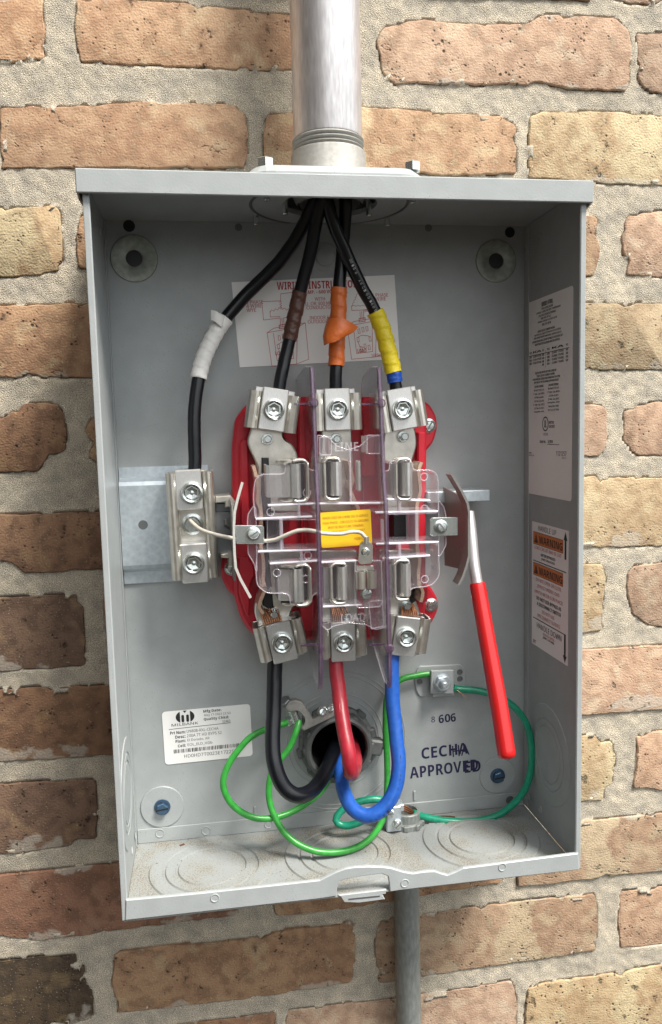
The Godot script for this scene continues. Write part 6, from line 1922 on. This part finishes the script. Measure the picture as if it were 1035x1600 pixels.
func build_grounding() -> void:
	# bushing on the rear conduit
	var c := Vector3(0.0, -0.172, 0.0)
	var b := thing("grounding_bushing", "grey cast bushing ring round the rear conduit opening", "bushing", c)
	var st := begin()
	lathe(st, c, Vector3(0, 0, 1), PackedVector2Array([Vector2(0.0310, 0.0006), Vector2(0.0310, 0.0062), Vector2(0.0300, 0.0070), Vector2(0.0286, 0.0072), Vector2(0.0280, 0.0075), Vector2(0.0278, 0.0170), Vector2(0.0268, 0.0190), Vector2(0.0250, 0.0198), Vector2(0.0234, 0.0190), Vector2(0.0224, 0.0160), Vector2(0.0222, 0.0)]), 56)
	for k in 10:
		var a := TAU * k / 10 + 0.2
		bx(st, c + Vector3(cos(a) * 0.0310, sin(a) * 0.0310, 0.0046), Vector3(0.0050, 0.0085, 0.0060), 0.0012, Basis(Vector3(0, 0, 1), a))
	for k in 12:
		var a2 := TAU * k / 12
		bx(st, c + Vector3(cos(a2) * 0.0275, sin(a2) * 0.0275, 0.0130), Vector3(0.0028, 0.0050, 0.0100), 0.0008, Basis(Vector3(0, 0, 1), a2))
	mk("ring", st, m.bushing_grey, b)
	st = begin()
	lathe(st, c + Vector3(0, 0, -0.085), Vector3(0, 0, 1), PackedVector2Array([Vector2(0, 0.0), Vector2(0.0221, 0.0), Vector2(0.0221, 0.0), Vector2(0.0222, 0.100)]), 40)
	mk("throat", st, m.black_plastic, b)
	st = begin()
	bx(st, c + Vector3(0.0315, -0.004, 0.0075), Vector3(0.012, 0.013, 0.011), 0.0015, Basis(Vector3(0, 0, 1), -0.2))
	hex_bolt(st, c + Vector3(0.036, -0.003, 0.0080), Vector3(1, 0.1, 0.2).normalized(), 0.0042, 0.004, 0.1)
	mk("clamp_lobe", st, m.bushing_grey, b)
	# lay-in lug arm
	st = begin()
	prism(st, round_corners(PackedVector2Array([Vector2(-0.0432, -0.1291), Vector2(-0.0406, -0.1252), Vector2(-0.0355, -0.1241), Vector2(-0.0305, -0.126), Vector2(-0.0267, -0.132), Vector2(-0.0224, -0.1406), Vector2(-0.0065, -0.1336), Vector2(-0.0035, -0.1365), Vector2(-0.0056, -0.1399), Vector2(-0.021, -0.146), Vector2(-0.0292, -0.1494), Vector2(-0.0321, -0.1471), Vector2(-0.029, -0.1411), Vector2(-0.0298, -0.1369), Vector2(-0.0338, -0.133), Vector2(-0.0388, -0.1331), Vector2(-0.0423, -0.1328)]), 0.001), 0.0245, 0.0305, 0.0008)
	var arm := mk("lay_in_arm", st, m.cast_metal, b)
	st = begin()
	prism(st, round_corners(PackedVector2Array([Vector2(-0.0438, -0.1412), Vector2(-0.0388, -0.14), Vector2(-0.0369, -0.1449), Vector2(-0.041, -0.1461)]), 0.001), 0.0190, 0.0280, 0.0008)
	cyl(st, Vector3(-0.0402, -0.1261, 0.026), Vector3(-0.0346, -0.1432, 0.026), 0.0036, 0.0006, 14)
	for k in 7:
		lathe(st, (Vector3(-0.0388, -0.1309, 0.026)).lerp(Vector3(-0.0351, -0.1421, 0.026), k / 6.0), (Vector3(-0.0351, -0.1421, 0.026) - Vector3(-0.0388, -0.1309, 0.026)).normalized(), PackedVector2Array([Vector2(0.0035, -0.0004), Vector2(0.0041, 0.0), Vector2(0.0035, 0.0004)]), 14)
	mk("clamp_screw", st, m.zinc, arm)
	st = begin()
	hex_bolt(st, Vector3(-0.042, -0.1282, 0.024), Vector3(-0.5, 0.8, 0.4).normalized(), 0.0048, 0.0045, 0.3)
	mk("screw_head", st, m.dark_zinc, arm)
	slot_screw(Vector3(-0.0145, -0.1354, 0.029), 0.0040, Vector3(0, 0.35, 1).normalized(), 0.9, b, m.zinc)
	slot_screw(Vector3(-0.0077, -0.1335, 0.0285), 0.0036, Vector3(0, 0.35, 1).normalized(), 0.3, b, m.zinc)

	# grounding lug on the back panel
	var at := Vector3(0.0922, -0.1288, 0)
	var g := thing("ground_lug", "grey ground terminal with a hex nut on a painted foot plate", "ground terminal", at)
	st = begin()
	prism(st, round_corners(PackedVector2Array([Vector2(0.0715, -0.1131), Vector2(0.1075, -0.114), Vector2(0.1114, -0.1187), Vector2(0.1124, -0.1265), Vector2(0.1112, -0.1387), Vector2(0.1073, -0.1417), Vector2(0.0717, -0.1395), Vector2(0.0685, -0.1332), Vector2(0.0675, -0.1243), Vector2(0.0687, -0.1178)]), 0.002), 0.0, 0.0018, 0.0006)
	var foot := mk("foot_plate", st, m.paint, g)
	for p in [Vector3(0.0718, -0.1262, 0.0018), Vector3(0.1067, -0.1265, 0.0018), Vector3(0.1067, -0.1205, 0.0018)]:
		st = begin()
		spot(st, p, Vector3(0, 0, 1), 0.0021)
		mk("spot_weld", st, m.dark_zinc, foot)
	st = begin()
	prism(st, PackedVector2Array([Vector2(0.0793, -0.1147), Vector2(0.0985, -0.1156), Vector2(0.0983, -0.1358), Vector2(0.0786, -0.1342)]), 0.0085, 0.0110, 0.0005)
	box_between(st, Vector3(0.081, -0.1378, 0.002), Vector3(0.0988, -0.1346, 0.009), 0.0004)
	box_between(st, Vector3(0.0812, -0.1169, 0.002), Vector3(0.0989, -0.1177, 0.009), 0.0004)
	mk("saddle", st, m.paint, g)
	st = begin()
	lathe(st, Vector3(0.0883, -0.125, 0.011), Vector3(0, 0, 1), PackedVector2Array([Vector2(0.0076, 0), Vector2(0.0074, 0.0010), Vector2(0.0055, 0.0014)]), 28)
	hex_bolt(st, Vector3(0.0881, -0.1247, 0.0118), Vector3(0, 0, 1), 0.0068, 0.0050, 0.15)
	var nut := mk("hex_nut", st, m.dark_zinc if false else m.galvanised, g)
	st = begin()
	cyl(st, Vector3(0.0869, -0.1233, 0.016), Vector3(0.0869, -0.1233, 0.016) + Vector3(0, 0, 0.0085), 0.0026, 0.0008, 16)
	mk("stud", st, m.galvanised, nut)

	# small conduit fitting standing on the floor
	var f := Vector3(0.0562, -0.2437, 0.0135)
	var fit := thing("conduit_fitting", "small grey conduit fitting with a clamp on the enclosure floor", "conduit fitting", f)
	st = begin()
	lathe(st, f, Vector3(0, 1, 0), PackedVector2Array([Vector2(0.0132, 0.0), Vector2(0.0132, 0.0042), Vector2(0.0122, 0.0050), Vector2(0.0112, 0.0052), Vector2(0.0112, 0.0120), Vector2(0.0104, 0.0128), Vector2(0.0086, 0.0128), Vector2(0.0086, 0.001), Vector2(0, 0.001)]), 36)
	for k in 8:
		var a3 := TAU * k / 8 + 0.3
		bx(st, f + Vector3(cos(a3) * 0.0130, 0.0026, sin(a3) * 0.0130), Vector3(0.0030, 0.0050, 0.0042), 0.0008, Basis(Vector3(0, 1, 0), -a3))
	mk("locknut", st, m.pipe_grey, fit)
	st = begin()
	box_between(st, Vector3(0.0362, -0.221, 0.026) + Vector3(0, 0, -0.012), Vector3(0.0486, -0.2424, 0.026), 0.0008)
	box_between(st, Vector3(0.0365, -0.2217, 0.02) + Vector3(0, 0, -0.008), Vector3(0.052, -0.2278, 0.022), 0.0008)
	mk("clamp_block", st, m.galvanised, fit)
	slot_screw(Vector3(0.0449, -0.2354, 0.0262), 0.0042, Vector3(0, 0, 1), 0.7, fit, m.zinc)
	slot_screw(Vector3(0.0392, -0.2255, 0.0262), 0.0034, Vector3(-0.3, 0.2, 1).normalized(), 0.2, fit, m.zinc)

	# green wires
	cable("ground_wire", "green wire making a wide loop at the left below the serial sticker", PackedVector3Array([Vector3(-0.0405, -0.1429, 0.024), Vector3(-0.0454, -0.1431, 0.028), Vector3(-0.0573, -0.1442, 0.032), Vector3(-0.0715, -0.1486, 0.036), Vector3(-0.0847, -0.1609, 0.038), Vector3(-0.092, -0.1721, 0.04), Vector3(-0.0939, -0.1827, 0.042), Vector3(-0.09, -0.1953, 0.042), Vector3(-0.0797, -0.2056, 0.042), Vector3(-0.0662, -0.2116, 0.042), Vector3(-0.0502, -0.2122, 0.04), Vector3(-0.0316, -0.2096, 0.032), Vector3(-0.0157, -0.2037, 0.022), Vector3(-0.0059, -0.1926, 0.014), Vector3(-0.0008, -0.1826, 0.004), Vector3(0.0057, -0.1903, -0.03)]), 0.0025, m.green_wire, [], "wire", "green ground wires")
	cable("ground_wire", "long green wire looping along the enclosure floor up to the ground terminal", PackedVector3Array([Vector3(-0.0333, -0.142, 0.028), Vector3(-0.0354, -0.1471, 0.032), Vector3(-0.042, -0.1597, 0.034), Vector3(-0.051, -0.1699, 0.036), Vector3(-0.0569, -0.1799, 0.038), Vector3(-0.059, -0.1932, 0.04), Vector3(-0.0563, -0.2085, 0.043), Vector3(-0.0483, -0.2223, 0.048), Vector3(-0.0349, -0.2319, 0.054), Vector3(-0.0181, -0.2368, 0.056), Vector3(0.0026, -0.2387, 0.052), Vector3(0.0199, -0.2359, 0.042), Vector3(0.0328, -0.2304, 0.026), Vector3(0.0381, -0.2184, 0.018), Vector3(0.0399, -0.1985, 0.014), Vector3(0.0402, -0.172, 0.012), Vector3(0.0402, -0.1448, 0.012), Vector3(0.0441, -0.1274, 0.01), Vector3(0.0561, -0.1203, 0.008), Vector3(0.0699, -0.1189, 0.007), Vector3(0.0788, -0.1186, 0.0065), Vector3(0.0826, -0.1189, 0.0065)]), 0.0025, m.green_wire, [], "wire", "green ground wires")
	var w := cable("ground_wire", "teal green wire sweeping from the ground terminal round the lower right corner", PackedVector3Array([Vector3(0.099, -0.1316, 0.0065), Vector3(0.1033, -0.1334, 0.007), Vector3(0.1184, -0.1347, 0.01), Vector3(0.1336, -0.139, 0.014), Vector3(0.1471, -0.1474, 0.018), Vector3(0.1565, -0.1603, 0.021), Vector3(0.1612, -0.1785, 0.022), Vector3(0.1612, -0.198, 0.022), Vector3(0.1568, -0.216, 0.022), Vector3(0.1465, -0.2306, 0.021), Vector3(0.1315, -0.2407, 0.019), Vector3(0.1126, -0.2448, 0.017), Vector3(0.0906, -0.2431, 0.016), Vector3(0.0714, -0.2372, 0.016), Vector3(0.0603, -0.2322, 0.017)]), 0.0029, m.teal_wire, [], "wire", "green ground wires")
	st = begin()
	for k in 6:
		var o := Vector3(0, (k - 2.5) * 0.0007, (k % 2) * 0.0009)
		tube(st, smooth_path(PackedVector3Array([Vector3(0.0608, -0.2322, 0.017) + o, Vector3(0.053, -0.2265, 0.018) + o * 1.4, Vector3(0.0447, -0.2229, 0.017) + o * 0.8]), 0.003), 0.0006, 6)
	tube(st, smooth_path(PackedVector3Array([Vector3(0.1008, -0.1324, 0.008), Vector3(0.1023, -0.134, 0.01), Vector3(0.1061, -0.1369, 0.012), Vector3(0.1107, -0.1413, 0.013)]), 0.002), 0.0003, 6)
	mk("copper_strands", st, m.copper, w)
	cable("ground_wire", "short teal green wire loop behind the bottom of the blue cable", PackedVector3Array([Vector3(0.0418, -0.2244, 0.02), Vector3(0.034, -0.2161, 0.022), Vector3(0.0218, -0.2149, 0.022), Vector3(0.0085, -0.2174, 0.022), Vector3(-0.0014, -0.2219, 0.024), Vector3(-0.0055, -0.2275, 0.026), Vector3(-0.0012, -0.2313, 0.028), Vector3(0.0078, -0.2306, 0.03), Vector3(0.0215, -0.2261, 0.03), Vector3(0.0336, -0.223, 0.028), Vector3(0.0383, -0.2233, 0.026)]), 0.0029, m.teal_wire, [], "wire", "green ground wires")


func build_debris() -> void:
	var rng := RandomNumberGenerator.new()
	rng.seed = 91
	var st := begin()
	st.set_smooth_group(-1)
	for i in 600:
		var x := rng.randf_range(-0.162, 0.162)
		var z := pow(rng.randf(), 1.3) * 0.098 + 0.002
		if rng.randf() < 0.35:
			x = clampf(rng.randfn(0.10 if rng.randf() < 0.6 else -0.14, 0.03), -0.163, 0.163)
		var r := rng.randf_range(0.00015, 0.0005) * (2.0 if rng.randf() < 0.05 else 1.0)
		var p := Vector3(x, -0.2426 + r * 0.3, z)
		var b := Basis.from_euler(Vector3(rng.randf() * 6.0, rng.randf() * 6.0, rng.randf() * 6.0))
		var q := [b * Vector3(r, 0, 0), b * Vector3(-r * 0.4, r * 0.8, 0), b * Vector3(-r * 0.4, -r * 0.5, r * 0.7), b * Vector3(-r * 0.5, -r * 0.4, -r * 0.8)]
		for f in [[0, 1, 2], [0, 2, 3], [0, 3, 1], [1, 3, 2]]:
			tri(st, p + q[f[0]], p + q[f[1]], p + q[f[2]], q[f[0]] + q[f[1]] + q[f[2]])
	var grit := mk("grit", st, m.grit)
	tag(grit, "sandy grit and dust scattered over the enclosure floor", "grit", "", "stuff")
	st = begin()
	for e in [[Vector3(-0.1279, -0.2412, 0.012), 0.004, 0.3], [Vector3(0.0971, -0.2431, 0.006), 0.010, -0.2]]:
		pass
	var scrap := thing("leaf_scrap", "tiny brown scrap lying at the back left of the enclosure floor", "leaf scrap", Vector3(-0.128, -0.2430, 0.012))
	bx(st, Vector3(-0.128, -0.2424, 0.012), Vector3(0.0042, 0.0008, 0.0022), 0.0003, Basis(Vector3(0, 1, 0), 0.5))
	mk("scrap", st, m.leaf_scrap, scrap)
	st = begin()
	var twig := thing("dry_twig", "thin dry twig lying by the back wall right of the fitting", "twig", Vector3(0.085, -0.2425, 0.008))
	tube(st, smooth_path(PackedVector3Array([Vector3(0.076, -0.2418, 0.006), Vector3(0.083, -0.2416, 0.009), Vector3(0.090, -0.2420, 0.009), Vector3(0.098, -0.2418, 0.0125)]), 0.002), 0.0005, 6)
	mk("stem", st, m.leaf_scrap, twig)
